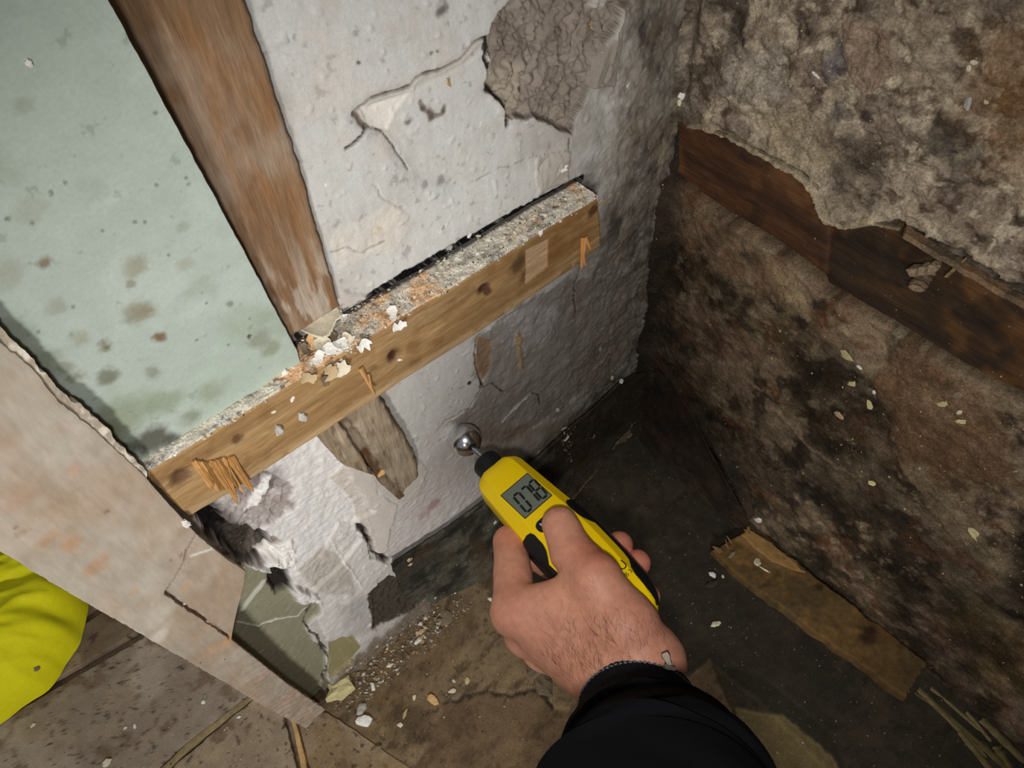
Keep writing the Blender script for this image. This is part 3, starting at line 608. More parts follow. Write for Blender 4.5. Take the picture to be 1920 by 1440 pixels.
o = ribbon('wood_sliver', [W(622, 780, -.005), W(676, 850, -.005), W(712, 905, -.005), W(748, 938, -.005)], [W(662, 770, -.005), W(712, 850, -.005), W(740, 900, -.005), W(758, 930, -.005)], 8, 70, 0.003, MWW, pwe, jag=0.0008, nrm=(0, -1, 0), col=(92, 66, 42), seed=3)  # widened behind the stubs, its dark colour stands in for the gap's shade
prop(o, 'thin wood sliver coloured dark for the shade in the gap between the two weathered stubs', 'wood'); origin(o)

# ---- green mouldy panel
YG = -0.022
def pgr(G, U, V_, c):
    X, Y = G[..., 0], G[..., 2]
    c = mixn(c, X, Y, 20, 0.42, 0.68, 0.7, (168, 179, 166), 2, 5); c = mixn(c, X, Y, 35, 0.52, 0.72, 0.45, (182, 190, 182), 3, 5)
    c = mixn(c, X, Y, 26, 0.55, 0.75, 0.45, (140, 150, 130), 6, 5)
    w2 = lambda px, py: (W(px, py, YG)[0], W(px, py, YG)[2])
    for px, py, r, op, col in [(83, 490, .0028, .8, (112, 96, 68)), (258, 500, .0050, .55, (134, 122, 90)), (350, 500, .004, .4, (136, 130, 100)), (248, 537, .0025, .6, (120, 108, 78)), (268, 596, .0062, .65, (122, 104, 70)), (308, 642, .0032, .85, (112, 76, 40)), (205, 660, .0035, .8, (100, 84, 50)), (155, 640, .004, .4, (134, 122, 92)), (110, 580, .004, .4, (130, 124, 100)), (30, 180, .003, .4, (130, 136, 112)), (10, 510, .006, .35, (140, 130, 106)), (50, 385, .006, .3, (140, 140, 118)), (170, 350, .006, .25, (136, 140, 124)), (345, 425, .003, .35, (120, 128, 100)), (210, 715, .005, .7, (88, 86, 56)), (150, 716, .004, .6, (96, 84, 56)), (300, 712, .004, .5, (96, 96, 66)), (130, 700, .004, .5, (96, 88, 60)), (320, 770, .009, .5, (112, 122, 84)), (410, 750, .008, .45, (120, 122, 84)), (375, 800, .006, .5, (96, 92, 58)), (470, 620, .012, .3, (134, 146, 110)), (500, 650, .007, .5, (104, 104, 74)), (520, 670, .006, .5, (112, 108, 72)), (240, 800, .012, .5, (120, 128, 96)), (440, 580, .002, .6, (110, 92, 66)), (480, 645, .0015, .9, (70, 66, 56)), (300, 845, .009, .85, (66, 60, 48)), (340, 850, .006, .8, (60, 54, 44)), (255, 860, .006, .7, (70, 66, 50)), (20, 640, .010, .4, (104, 108, 84)), (60, 700, .010, .5, (96, 100, 76)), (200, 850, .012, .6, (100, 104, 78))]:
        x, y = w2(px, py); c = blots(c, X, Y, [(x, y, r, op)], col)
    for px, py in [(115, 333), (88, 350), (90, 357), (278, 200), (250, 414), (270, 415), (345, 330), (350, 342), (190, 430), (320, 482), (8, 403), (55, 412), (140, 580), (288, 342), (395, 578), (440, 660), (380, 650), (480, 610), (75, 628)]:
        x, y = w2(px, py); c = blots(c, X, Y, [(x, y, .0009, .6)], (82, 88, 74))
    c = mixn(c, X, Y, 200, 0.72, 0.80, 0.35, (110, 118, 96), 5, 4)
    return (fbm(X, Y, 20, 3, 3)-0.5)*0.0008, c
gp = ribbon('green_panel', [W(-420, -150, -.034), W(-220, 320, -.027), W(-60, 640, -.021), W(120, 860, -.016), W(245, 925, -.0145)], [W(130, -140, -.034), W(205, 0, -.031), W(330, 232, -.026), W(440, 435, -.0205), W(557, 655, -.0150), W(568, 690, -.0145)], 260, 330, 0.0045, MGR, pgr, jag=0.00025, bev=0.0006, nrm=(0, -1, 0), col=(166, 176, 165))
# clear the corner that would cross the batten: lower edge follows the batten's top
prop(gp, 'pale green painted wall panel speckled with brown mould spots', 'panel'); origin(gp)

# ---- beige board in front, leaning out from the wall's end
def BRD(px, py):
    """point on the leaning board: its plane passes through the floor at the wall's end and leans out"""
    n = np.array([0.10, -1.0, -0.036]); n /= np.linalg.norm(n); p0 = F(610, 1340); d = ray(px, py); return CAM+d*((p0-CAM) @ n)/(d @ n)
def pbo(G, U, V_, c):
    X, Y = G[..., 0]*1.0, G[..., 2]
    c = mixn(c, X, Y*.6, 26, 0.42, 0.66, 0.7, (166, 150, 132), 2, 5); c = mixn(c, X, Y, 18, 0.50, 0.74, 0.5, (160, 128, 98), 4, 5); c = mixn(c, X, Y, 40, 0.5, 0.7, 0.5, (182, 172, 158), 5)
    w2 = lambda px, py: (BRD(px, py)[0], BRD(px, py)[2])
    for px, py, r, op, col in [(140, 1020, .005, .6, (168, 124, 86)), (180, 1060, .006, .55, (166, 122, 84)), (90, 1010, .004, .4, (170, 130, 94)), (250, 1110, .004, .4, (170, 130, 94)), (350, 1100, .004, .5, (200, 150, 104)), (430, 1200, .006, .6, (196, 150, 104)), (400, 1215, .005, .5, (196, 150, 108)), (300, 1190, .006, .4, (224, 216, 204)), (500, 1260, .008, .7, (184, 156, 148)), (540, 1310, .008, .7, (176, 142, 130)), (580, 1340, .006, .6, (184, 142, 110)), (30, 940, .006, .4, (176, 140, 116)), (140, 880, .004, .5, (180, 140, 118)), (110, 800, .004, .3, (176, 150, 130)), (40, 1000, .003, .5, (140, 110, 90)), (200, 960, .0015, .8, (110, 84, 74)), (340, 1040, .0015, .7, (120, 90, 74)), (320, 1050, .001, .8, (90, 70, 60)), (30, 990, .0012, .7, (130, 96, 80))]:
        x, y = w2(px, py); c = blots(c, X, Y, [(x, y, r, op)], col)
    # the cut slot around the loosened piece
    slot = [w2(*p) for p in [(366, 1005), (352, 1030), (345, 1055), (325, 1090), (310, 1112), (345, 1135), (390, 1165), (430, 1195)]]
    d = line_d(X+(fbm(X, Y, 300, 3, 1)-.5)*.0012, Y+(fbm(X, Y, 300, 3, 2)-.5)*.0012, slot); m = 1-sm(d, .0003, .0009)
    h = -0.0022*m; mm = (m*0.8)[..., None]; c = c*(1-mm)+lin((84, 62, 46))*mm
    d2 = line_d(X, Y, [w2(358, 1042), w2(400, 1028)]); mm = ((1-sm(d2, .0003, .0010))*.8)[..., None]; c = c*(1-mm)+lin((226, 222, 212))*mm
    # corrugated, blistered lower end
    k = sm(V_, 0.66, 0.86); ph = (X*0.6+Y)*900+(fbm(X, Y, 40, 3, 2)-.5)*10
    h = h+k*np.sin(ph)*0.00035*(fbm(X, Y, 40, 3, 6) > .45)+k*(fbm(X, Y, 90, 4, 3)-.5)*0.0025
    return h+(fbm(X, Y, 25, 3, 3)-0.5)*0.0012, c
bo = empty('leaning_board', BRD(600, 1340), 'long beige water-stained hardboard standing in front of the green panel', 'board')
far = [BRD(x, y) for x, y in [(-160, 420), (0, 640), (60, 690), (110, 752), (180, 808), (262, 884), (300, 925), (345, 975), (372, 1005), (400, 1028), (460, 1072), (458, 1092), (430, 1196), (470, 1228), (540, 1283), (610, 1330)]]
near = [BRD(x, y) for x, y in [(-160, 940), (0, 1034), (60, 1072), (110, 1102), (180, 1142), (240, 1176), (275, 1196), (300, 1210), (320, 1222), (345, 1235), (380, 1256), (400, 1268), (430, 1285), (470, 1310), (520, 1338), (574, 1366)]]
def resamp_pair():
    n = 420; d = [0]
    for i in range(1, len(far)): d.append(d[-1]+np.linalg.norm(near[i]-near[i-1])+1e-6)
    t = np.linspace(0, d[-1], n)
    return [np.stack([np.interp(t, d, [p[k] for p in E]) for k in range(3)], 1) for E in (far, near)]
fa_, ne_ = resamp_pair()
_rs = resample
def resample(pts, n): return np.asarray(pts) if len(pts) == n else _rs(pts, n)
ribbon('board_face', fa_, ne_, 120, 420, 0.0035, MBO, pbo, parent=bo, jag=0.0007, jf=260, bev=0.0006, col=(168, 157, 142))
# crumbled pale core along its right edge, upper part
def pco(G, U, V_, c):
    X, Y = G[..., 0], G[..., 2]; c = mixn(c, X, Y, 120, 0.45, 0.6, 0.8, (150, 134, 116), 2); return (fbm(X, Y, 200, 4, 3)-.5)*0.0015, c
n_ = np.array([0.10, -1.0, -0.036]); n_ /= np.linalg.norm(n_)
def BK(px, py, d): return BRD(px, py)-n_*d
ribbon('torn_edge', [BK(*p, .0012) for p in [(-60, 535), (0, 614), (50, 662), (108, 728), (184, 790), (266, 876), (284, 903)]], [BK(*p, .0008) for p in [(-60, 570), (-5, 647), (45, 692), (98, 754), (175, 814), (256, 890), (270, 914)]], 16, 220, 0.0045, MPL, pco, parent=bo, jag=0.0012, jf=260, col=(212, 202, 184))
# bent paper flap at the right edge, brown underside
o = ribbon('torn_flap', [BK(462, 1065, .001), BK(461, 1100, .003), BK(452, 1130, .005), BK(440, 1165, .004), BK(436, 1196, .003)], [BK(455, 1095, .0005), BK(436, 1128, .0008), BK(412, 1150, .0008), BK(388, 1168, .0008), BK(430, 1199, .002)], 24, 70, 0.0008, MBO, None, parent=bo, jag=0.0006, col=(168, 144, 122))
# lump of white filler where board meets batten
# ================================================================== RIGHT WALL RAILS
def prl(base, base2):
    def fn(G, U, V_, c):
        X, Y = G[..., 1], G[..., 2]; c = np.ones(G.shape)*lin(base)
        c = mixn(c, X*.4, Y*2, 40, 0.4, 0.62, 0.8, base2, 2); c = mixn(c, X, Y, 30, 0.5, 0.68, 0.6, (108, 72, 38), 4); c = mixn(c, X, Y, 50, 0.5, 0.75, 0.6, (40, 30, 21), 6)
        return (fbm(X, Y*2, 60, 4, 3)-.5)*0.002, c
    return fn
XR = 0.006
o = ribbon('embedded_rail', [RW(1240, 205, XR), RW(1300, 222, XR), RW(1400, 258, XR), RW(1480, 298, XR), RW(1560, 362, XR)], [RW(1236, 320, XR), RW(1330, 378, XR), RW(1400, 416, XR), RW(1470, 458, XR), RW(1552, 520, XR)], 60, 160, 0.016, MWR, prl((80, 50, 30), (54, 36, 24)), jag=0.0008, bev=0.002, nrm=(-1, 0, 0))
prop(o, 'orange-brown damp rail set in the dark wall, the end nearest the corner', 'rail'); origin(o)
o = ribbon('embedded_rail', [RW(1558, 392, XR+.003), RW(1640, 395, XR+.003), RW(1760, 452, XR+.003), RW(1930, 548, XR+.003), RW(2050, 620, XR+.003)], [RW(1548, 528, XR+.003), RW(1620, 585, XR+.003), RW(1720, 640, XR+.003), RW(1930, 765, XR+.003), RW(2050, 840, XR+.003)], 60, 200, 0.014, MWR, prl((58, 40, 23), (40, 30, 20)), jag=0.0008, bev=0.002, nrm=(-1, 0, 0), seed=4)
prop(o, 'darker brown damp rail set in the wall, holding the rusty peg', 'rail'); origin(o)
# thin hanging lip of wall covering over the rails
def plp(G, U, V_, c):
    X, Y = G[..., 1], G[..., 2]; c = mixn(c, X, Y, 150, .4, .6, .8, (96, 84, 66), 2); return (fbm(X, Y, 200, 4, 3)-.5)*.0016, c
e0 = [(1330, 236), (1400, 262), (1460, 296), (1505, 318), (1535, 345), (1550, 375), (1556, 402), (1600, 420), (1640, 414), (1690, 424)]
o = ribbon('torn_lining', [RW(x, y-6, -.004) for x, y in e0], [RW(x-2, y+4, -.009) for x, y in e0], 12, 240, 0.0016, MMO, plp, jag=0.001, jf=160, col=(140, 128, 104), seed=2)
prop(o, 'pale torn edge of wall lining curling over the orange-brown rail', 'lining'); origin(o)
e0 = [(1700, 432), (1745, 460), (1800, 492), (1860, 528), (1935, 570), (2030, 630)]
o = ribbon('torn_lining', [RW(x, y-9, -.006) for x, y in e0], [RW(x-2, y+5, -.012) for x, y in e0], 12, 220, 0.003, MMO, plp, jag=0.0016, jf=120, col=(122, 98, 74), seed=5)
prop(o, 'thick brown crumbling lining edge below the black crevice', 'lining'); origin(o)
MRU = surfmat('rusty_iron', 0.9, 0.4, 600, 1.0, 500, 0.2, mid=0.3, bd=0.001)
pg = empty('rusty_peg', RW(1742, 500, 0.004), 'stubby rust-crusted iron peg sticking out of the dark rail', 'peg')
o = stick('shank', RW(1738, 508, XR), RW(1716, 545, -.012), .0075, .0065, MRU, (120, 100, 78), pg, 5, n=14)
o = stick('head', RW(1720, 508, -.004), RW(1758, 500, -.006), .010, .0095, MRU, (142, 122, 98), pg, 6, n=10)
o = stick('root_strand', RW(1775, 518, -.002), RW(1812, 484, -.010), .0022, .0014, MRU, (138, 118, 84), None, 7, n=14); prop(o, 'thin crooked root strand beside the rusty peg', 'root')

# ================================================================== FLOOR WOOD
def ppl(G, U, V_, c):
    X, Y = G[..., 0], G[..., 1]; t = V_*0.2; 
    c = mixn(c, t, U*.03, 60, .4, .64, .8, (98, 72, 40), 2); c = mixn(c, X, Y, 26, .52, .68, .7, (84, 68, 44), 4); c = mixn(c, X, Y, 60, .55, .7, .6, (120, 90, 50), 5)
    x, y = cf(1620, 1195); c = blots(c, X, Y, [(x, y, .011, .9)], (44, 28, 16)); x, y = cf(1528, 1112); c = blots(c, X, Y, [(x, y, .004, .8)], (40, 28, 16))
    m = (sm(V_, 0.33, 0.26)*sm(U, 0.35, 0.2)*0.85)[..., None]; c = c*(1-m)+lin((150, 114, 66))*m
    return (fbm(t, U*.03, 300, 3, 3)-.5)*.0008-0.004*sm(V_, .30, .26)*sm(U, .3, .42)*0.4, c
MPK = surfmat('old_plank', 0.85, 0.3, 130, 0.5, 150, 0.2, mid=0.25)
ZP = 0.012
pk = empty('broken_plank', F(1540, 1140, ZP), 'broken brown plank with a dark knot lying on the floor by the right wall', 'plank')
ribbon('plank_body', [F(x, y, ZP) for x, y in [(1402, 990), (1440, 1012), (1490, 1050), (1560, 1103), (1640, 1165), (1738, 1240)]], [F(x, y, ZP) for x, y in [(1338, 1028), (1375, 1068), (1440, 1118), (1530, 1185), (1610, 1240), (1700, 1306)]], 50, 220, 0.011, MPK, ppl, parent=pk, jag=0.0024, jf=90, bev=0.002, nrm=(0, 0, 1), col=(98, 76, 46))
for i, (a, b, w0) in enumerate([((1400, 1012), (1404, 986), .005), ((1372, 1018), (1362, 1004), .0022), ((1352, 1034), (1336, 1024), .005), ((1366, 1030), (1360, 1010), .0016), ((1420, 1010), (1394, 992), .004)]): stick('splinter', F(*a, ZP-.001), F(*b, ZP+.002), w0, w0*.3, MPK, (128, 98, 58), pk, 70+i)
ribbon('raw_break', [F(x, y, ZP+.0012) for x, y in [(1404, 992), (1440, 1014), (1480, 1046), (1510, 1072)]], [F(x, y, ZP+.0012) for x, y in [(1390, 1002), (1420, 1032), (1456, 1056), (1508, 1074)]], 14, 70, 0.003, MPK, None, parent=pk, jag=0.0012, bev=0.0006, nrm=(0, 0, 1), col=(150, 116, 68))
slv = [((1722, 1292), (1850, 1420), .0035, (150, 130, 86)), ((1745, 1290), (1842, 1372), .0028, (160, 140, 98)), ((1735, 1305), (1890, 1440), .003, (128, 112, 72)), ((1812, 1335), (1858, 1390), .0026, (168, 150, 108)), ((1842, 1350), (1925, 1432), .0052, (138, 124, 80)), ((1716, 1300), (1790, 1352), .0022, (120, 104, 66)), ((1868, 1400), (1905, 1460), .005, (126, 110, 66)), ((1800, 1372), (1872, 1462), .0042, (140, 120, 78)), ((1836, 1392), (1950, 1500), .0045, (120, 104, 62))]
for i, (a, b, ww, c) in enumerate(slv):
    o = stick('wood_sliver', F(*a, ww*.35), F(*b, ww*.35), ww, ww*.8, MPK, tuple(v*.78 for v in c), None, 40+i, n=12)
    prop(o, ['long wood sliver running from the plank end, lowest', 'straight pale sliver above the long one at the plank end', 'longest wood sliver reaching the bottom frame edge', 'short pale stick lying loose above the slivers', 'thick olive stick against the foot of the right wall', 'dark thin sliver tight below the plank end', 'thick stub of wood at the bottom right, rightmost', 'olive stub among the slivers near the bottom edge', 'dark thick stick under the olive stub at bottom right'][i], 'wood', 'slivers in the lower right corner')

# ================================================================== YELLOW SACK
def sack():
    n, k = 150, 220; vs = []; c0 = F(-40, 1210, 0); 
    u = np.linspace(0, 1, n)[:, None]; v = np.linspace(0, 2*np.pi, k, endpoint=False)[None]
    rx = 0.0; r = np.sin(u*np.pi/2)
    X = r*np.cos(v)*0.092*(1+0.10*np.sin(3*v+1)); Y = r*np.sin(v)*0.088*(1+0.06*np.sin(2*v+2)); Zz = np.cos(u*np.pi/2)**0.75*0.085*np.ones_like(v)
    q = fbm(X+.5, Y+.5, 14, 4, 3)-.5; q2 = np.abs(fbm(X*1.0+Y*.6+.5, Y*2.4+.5, 16, 3, 5)-.5)
    s = 1+q*0.35-q2*0.30*np.sin(u*np.pi)
    X = X*s; Y = Y*s; Zz = Zz*(1+q*0.5-q2*.5)
    P_ = np.stack([c0[0]+X, c0[1]+Y, np.maximum(Zz, 0.0005)+0.001+Z], -1).reshape(-1, 3)
    f = []; 
    i = (np.arange(n-1)[:, None]*k+np.arange(k)[None]).ravel(); j = (np.arange(n-1)[:, None]*k+(np.arange(k)[None]+1) % k).ravel()
    fa = np.stack([i, i+k, j+k, j], 1)
    MY = surfmat('yellow_fabric', 0.75, 0.06, 1200, 0.5, 900, 0.3, col=(226, 218, 14), mid=0.06)
    o = mesh_obj('yellow_sack', P_, fa, MY, smooth=True); prop(o, 'crumpled bright yellow sack on the floor behind the beige board', 'sack'); origin(o)
sack()
# ================================================================== FRAGMENTS
bpy.context.view_layer.update(); DG = bpy.context.evaluated_depsgraph_get()
def hit(px, py):
    ok, loc, nor, idx, ob, _ = S.ray_cast(DG, Vector(CAM), Vector(ray(px, py)))
    return (np.array(loc), np.array(nor), ob) if ok else (None, None, None)
def depth(P_): return float(M[2] @ (P_-CAM))
def shard(n, r, th, asp, rd, irr=0.35):
    """flat broken fragment: irregular outline, chamfered broken edge, domed face"""
    vs = []; ph = rd.uniform(0, 6.28)
    out = [(r*(1+rd.uniform(-irr, irr))*math.cos(2*math.pi*k/n+ph+rd.uniform(-.15, .15)), r*asp*(1+rd.uniform(-irr, irr))*math.sin(2*math.pi*k/n+ph)) for k in range(n)]
    z0 = -th*.35
    for s, z in ((0.86, z0), (1.0, th*.15), (0.93, th*.75), (0.55, th)):
        for x, y in out: vs.append((x*s+rd.uniform(-.04, .04)*r, y*s+rd.uniform(-.04, .04)*r, z+rd.uniform(-.14, .14)*th))
    f = [tuple(range(n))[::-1]]
    for L in range(3): f += [(L*n+k, L*n+(k+1) % n, (L+1)*n+(k+1) % n, (L+1)*n+k) for k in range(n)]
    vs.append((0, 0, th*1.02)); c = len(vs)-1; f += [(3*n+k, 3*n+(k+1) % n, c) for k in range(n)]
    return vs, f
CC = dict(w=(226, 222, 214), c=(214, 202, 178), t=(184, 160, 124), g=(176, 170, 160), y=(196, 184, 136), d=(110, 96, 76), o=(206, 164, 112), k=(64, 52, 46), gr=(170, 182, 168), dk=(126, 112, 90))
cn_ = [0]
def chip(px, py, size, col, label, cat='fragment', group=None, asp=0.7, ang=None, th=0.35, name='plaster_fragment', n=9, lift=0.0, irr=0.3, tilt=0.25):
    P_, nn, ob = hit(px, py)
    if P_ is None: return
    rd = random.Random(1000+cn_[0]); cn_[0] += 1
    r = size*0.5*depth(P_)/FPX; nn = nn/np.linalg.norm(nn)
    vs, f = shard(n, r, max(r*th, .0005), asp, rd, irr)
    c = np.array(lin(CC[col])); cols = np.stack([c*rd.uniform(.85, 1.12) for _ in vs])
    o = mesh_obj(name, vs, f, MCHIP, cols=cols)
    z = Vector(nn)+Vector((rd.uniform(-tilt, tilt), rd.uniform(-tilt, tilt), rd.uniform(-tilt, tilt)))*0.6; q = z.to_track_quat('Z', 'X')
    if ang is None: a = rd.uniform(0, 6.28)
    else:  # long axis laid along a direction seen in the photo
        P2, _, _ = hit(px+math.cos(math.radians(ang))*8, py+math.sin(math.radians(ang))*8)
        v = q.inverted() @ Vector((P2-P_) if P2 is not None else (1, 0, 0)); a = math.atan2(v.y, v.x)
    o.rotation_mode = 'QUATERNION'; o.rotation_quaternion = q @ Matrix.Rotation(a, 3, 'Z').to_quaternion()
    o.location = Vector(P_+nn*(r*th*.25+lift)); return prop(o, label, cat, group)
# large, individually recognisable pieces
chip(640, 1294, 58, 'y', 'large yellowish plaster lump on the floor beside the foot of the beige board', 'stone', asp=.75, ang=-45, th=.55, n=11, name='plaster_lump')
chip(684, 1352, 32, 'w', 'white flat fragment on the floor below the yellowish lump', asp=.6, ang=-10, th=.3)
chip(679, 1331, 24, 'g', 'grey-green fragment touching the white flat fragment on the floor', asp=.7, ang=-60, th=.5)
chip(708, 434, 26, 'c', 'thick cream plaster fragment stuck to the wall above the batten', asp=.85, th=.5)
chip(842, 155, 24, 't', 'tan crumb of plaster just under the long wall crack', asp=.5, ang=70, th=.6)
chip(1107, 46, 30, 't', 'upright tan sliver in the rough blown plaster patch', asp=.4, ang=75, th=.5)
chip(1055, 318, 28, 'w', 'pale angular flake where plaster breaks near the right end of batten', asp=.5, ang=-30, th=.25)
chip(1048, 330, 18, 'g', 'small grey flake beside the pale angular one above the batten end', asp=.6)
chip(1178, 161, 18, 'w', 'white flake on the left wall near the dark corner', asp=.6, ang=-60)
chip(1278, 179, 16, 'w', 'bright white fragment in the corner above the rails', asp=.8)
chip(1274, 192, 13, 'c', 'cream crumb right below the bright corner fragment')
chip(903, 231, 14, 'w', 'small white oval fragment below the rough blown patch', asp=.5, ang=-60)
chip(797, 190, 13, 'c', 'cream crumb at the top of the curved mould mark', asp=.5, ang=70)
chip(832, 428, 22, 'g', 'grey crumbly fragment on the wall above the middle of the batten', asp=.6, ang=80)
chip(770, 457, 14, 'c', 'small cream fragment right of the thick cream one', asp=.7)
chip(882, 438, 17, 'w', 'white fragment at the black gap behind the batten, right one', asp=.7)
chip(842, 463, 15, 'w', 'white fragment at the black gap behind the batten, left one', asp=.9)
chip(897, 443, 10, 'c', 'cream chip next to the right white fragment at the gap')
chip(640, 528, 15, 'g', 'grey fragment on the wall by the foot of the upright board', asp=.8)
chip(612, 345, 12, 'w', 'little white chip on the wall beside the upright board')
chip(1128, 379, 18, 't', 'tan lump at the upper right corner of the batten end', asp=.8, th=.7)
chip(1013, 436, 16, 'w', 'white chip on the dusty batten top near its right end', asp=.7)
chip(565, 780, 21, 'g', 'grey plaster clod stuck to the batten face, right one', asp=.75, ang=80, th=.6, n=11)
chip(520, 804, 26, 'g', 'grey plaster clod stuck to the batten face, left and larger', asp=.6, ang=70, th=.6, n=11)
chip(548, 748, 12, 'w', 'small white chip on the upper edge of batten near green panel')
chip(513, 772, 11, 'c', 'cream crumb above the larger grey clod on the batten')
chip(749, 674, 11, 'w', 'white chip beside the dark knot in the batten', asp=.5)
chip(533, 697, 17, 'w', 'white crumb at the lower right corner of the green panel', asp=.7, ang=70, th=.6)
chip(53, 118, 18, 'w', 'white crumb high up on the green panel', asp=.7, th=.6)
chip(880, 717, 12, 'k', 'dark speck-like flake on the bare wall below the batten', asp=.7, th=.2)
chip(715, 884, 20, 'o', 'orange-tan crumb beside the lower end of the larger wood stub', asp=.6, ang=10, th=.5)
chip(1056, 804, 26, 'w', 'thin pale sliver lying on top of the left baseboard', asp=.25, ang=-25, th=.3)
chip(1062, 822, 14, 'c', 'cream crumb below the thin pale sliver on the baseboard')
chip(1047, 770, 20, 'c', 'cream curved flake on the wall above the left baseboard', asp=.35, ang=60)
chip(1114, 818, 14, 't', 'tan flake on the face of the left baseboard', asp=.5, ang=-70)
chip(1010, 846, 14, 't', 'tan crumb on the baseboard edge right of the meter', asp=.5, ang=-60)
chip(1072, 863, 10, 'g', 'grey crumb low on the left baseboard')
chip(930, 978, 15, 'w', 'pale crumb on the baseboard left of the meter', asp=.7)
chip(1126, 656, 14, 'g', 'grey flake on the wall under the batten close to corner', asp=.7)
chip(1150, 706, 22, 'c', 'cream scab of plaster above the corner baseboard', asp=.6, th=.2)
chip(1165, 716, 12, 'w', 'white chip beside the cream scab near the corner')
chip(767, 1048, 18, 't', 'tan fragment at the broken end of the left baseboard, upper', asp=.6, ang=30)
chip(768, 1060, 14, 'c', 'cream fragment at the broken end of the left baseboard, lower', asp=.6)
# right wall
chip(1818, 190, 30, 'g', 'largest pale grey fragment on the upper right wall', asp=.55, ang=80, th=.3)
chip(1817, 128, 14, 'c', 'cream chip above the largest grey fragment, left of two')
chip(1828, 116, 14, 'c', 'cream chip above the largest grey fragment, right of two')
chip(1850, 191, 11, 'y', 'small yellowish chip right of the largest grey fragment')
chip(1530, 139, 18, 'w', 'white sliver on the mouldy wall above the rails', asp=.5, ang=20)
chip(1586, 664, 34, 'y', 'flat olive flake on the dark wall below the rails', asp=.6, ang=25, th=.12, irr=.45)
chip(1612, 688, 12, 'w', 'white crumb below the flat olive flake')
chip(1630, 757, 28, 'y', 'narrow olive flake on the dark wall, hanging upright', asp=.4, ang=75, th=.12, irr=.45)
chip(1598, 720, 18, 'y', 'yellowish smear-like flake between the two olive flakes', asp=.7, th=.12, irr=.5)
chip(1640, 735, 10, 'w', 'tiny white crumb right of the narrow olive flake')
chip(1797, 741, 22, 'dk', 'brownish flake uppermost of the cluster on the far right wall', asp=.6, th=.12)
chip(1768, 758, 28, 'y', 'olive flake leftmost of the cluster on the far right wall', asp=.4, ang=5, th=.12, irr=.45)
chip(1800, 772, 15, 'c', 'cream flake in the middle of the far right cluster', asp=.5)
chip(1802, 790, 22, 'y', 'bright yellowish flake lowest of the far right cluster', asp=.6, th=.15)
chip(1574, 778, 24, 't', 'tan upright scab low on the dark wall', asp=.7, th=.15)
chip(1635, 905, 18, 'y', 'yellow-brown scab on the wall low down', asp=.7, th=.15)
chip(1827, 998, 36, 'y', 'pointed olive flake low on the right wall', asp=.4, ang=70, th=.1, irr=.45)
chip(1423, 973, 20, 'w', 'pale chip at the foot of the right wall by the plank', asp=.7, ang=15)
chip(1419, 1055, 18, 'c', 'pale curl of plaster on the broken plank', asp=.8, th=.3)
chip(1433, 1068, 24, 'c', 'thin pale sliver trailing from the curl on the plank', asp=.2, ang=30, th=.2)
chip(1372, 1041, 18, 'dk', 'brownish crumb at the broken end of the plank', asp=.4, ang=-50)
# floor
chip(1020, 1290, 44, 'd', 'dark stone lump on the floor beside the wrist, lower', 'stone', asp=.75, ang=70, th=.5, n=11, name='stone')
chip(1003, 1262, 36, 'd', 'dark stone lump on the floor beside the wrist, upper', 'stone', asp=.7, ang=40, th=.5, n=11, name='stone')
chip(1024, 1262, 20, 'dk', 'small brownish stone between dark lumps and the wrist', 'stone', asp=.8, th=.5, name='stone')
chip(833, 1158, 34, 'dk', 'round flat brown disc of plaster on the floor under the baseboard', asp=.9, th=.12, irr=.1, n=12)
chip(785, 1202, 20, 'w', 'white elongated fragment on the rubble strip', asp=.45, ang=-40)
chip(788, 1186, 18, 't', 'tan fragment above the white elongated one', asp=.6, ang=-30)
chip(876, 1277, 13, 'y', 'yellowish chip in the middle of the brown floor')
chip(848, 1296, 14, 'c', 'cream triangular chip below the yellowish one', asp=.7)
chip(851, 1277, 10, 'c', 'small cream chip left of the yellowish one on the floor', asp=.5)
chip(813, 1314, 26, 'o', 'orange-tan wood chip at the torn flooring edge', asp=.6, ang=50, th=.25)
chip(760, 1338, 18, 't', 'tan sliver on the floor left of orange-tan chip', asp=.35, ang=-70)
chip(751, 1360, 12, 'c', 'cream chip below the tan sliver on the floor')
chip(699, 1288, 18, 'w', 'white upright chip on the rubble strip above the grey-green fragment', asp=.5, ang=80)
chip(777, 1308, 10, 'c', 'cream grain between tan sliver and torn edge')
chip(706, 1405, 20, 'dk', 'brownish oval chip near the bottom edge of the floor', asp=.5, ang=-30)
chip(693, 1172, 14, 'w', 'white crumb at the lower edge of the peeled sheet')
chip(200, 1431, 18, 'c', 'cream crumb on the grey floor board, bottom left', asp=.8)
chip(381, 1317, 9, 'w', 'white grain on the grey floor board under the beige board')
chip(253, 1362, 12, 'w', 'white chip in the middle of the grey floor board', asp=.4, ang=80)
chip(235, 1365, 8, 'c', 'cream chip beside the white one on the grey floor board')
chip(62, 1360, 10, 'c', 'cream grain on the grey floor board nearest the sack')
chip(448, 1345, 11, 'w', 'white sliver on the brown board between the two joints', asp=.4)
chip(947, 1142, 26, 'gr', 'greenish plaster piece on the floor half hidden by the knuckles', asp=.6, ang=75)
chip(919, 1124, 11, 'w', 'white grain on the floor left of the knuckles')
chip(1336, 1079, 17, 'w', 'white crumb on the dark floor near the plank, upper', asp=.6)
chip(1342, 1171, 20, 'c', 'pale crumb on the dark floor below the plank', asp=.5, ang=-20)
chip(1355, 1081, 8, 'c', 'tiny pale grain between the upper crumb and the plank')
chip(1334, 1096, 22, 'k', 'dark reddish crumb below the upper white crumb', asp=.6)
chip(347, 980, 26, 'w', 'white filler crumb at the lower corner where batten meets board', asp=.5, ang=20, th=.5)
chip(414, 1028, 14, 'w', 'white filler crumb on the edge of the beige board below the batten', asp=.6)
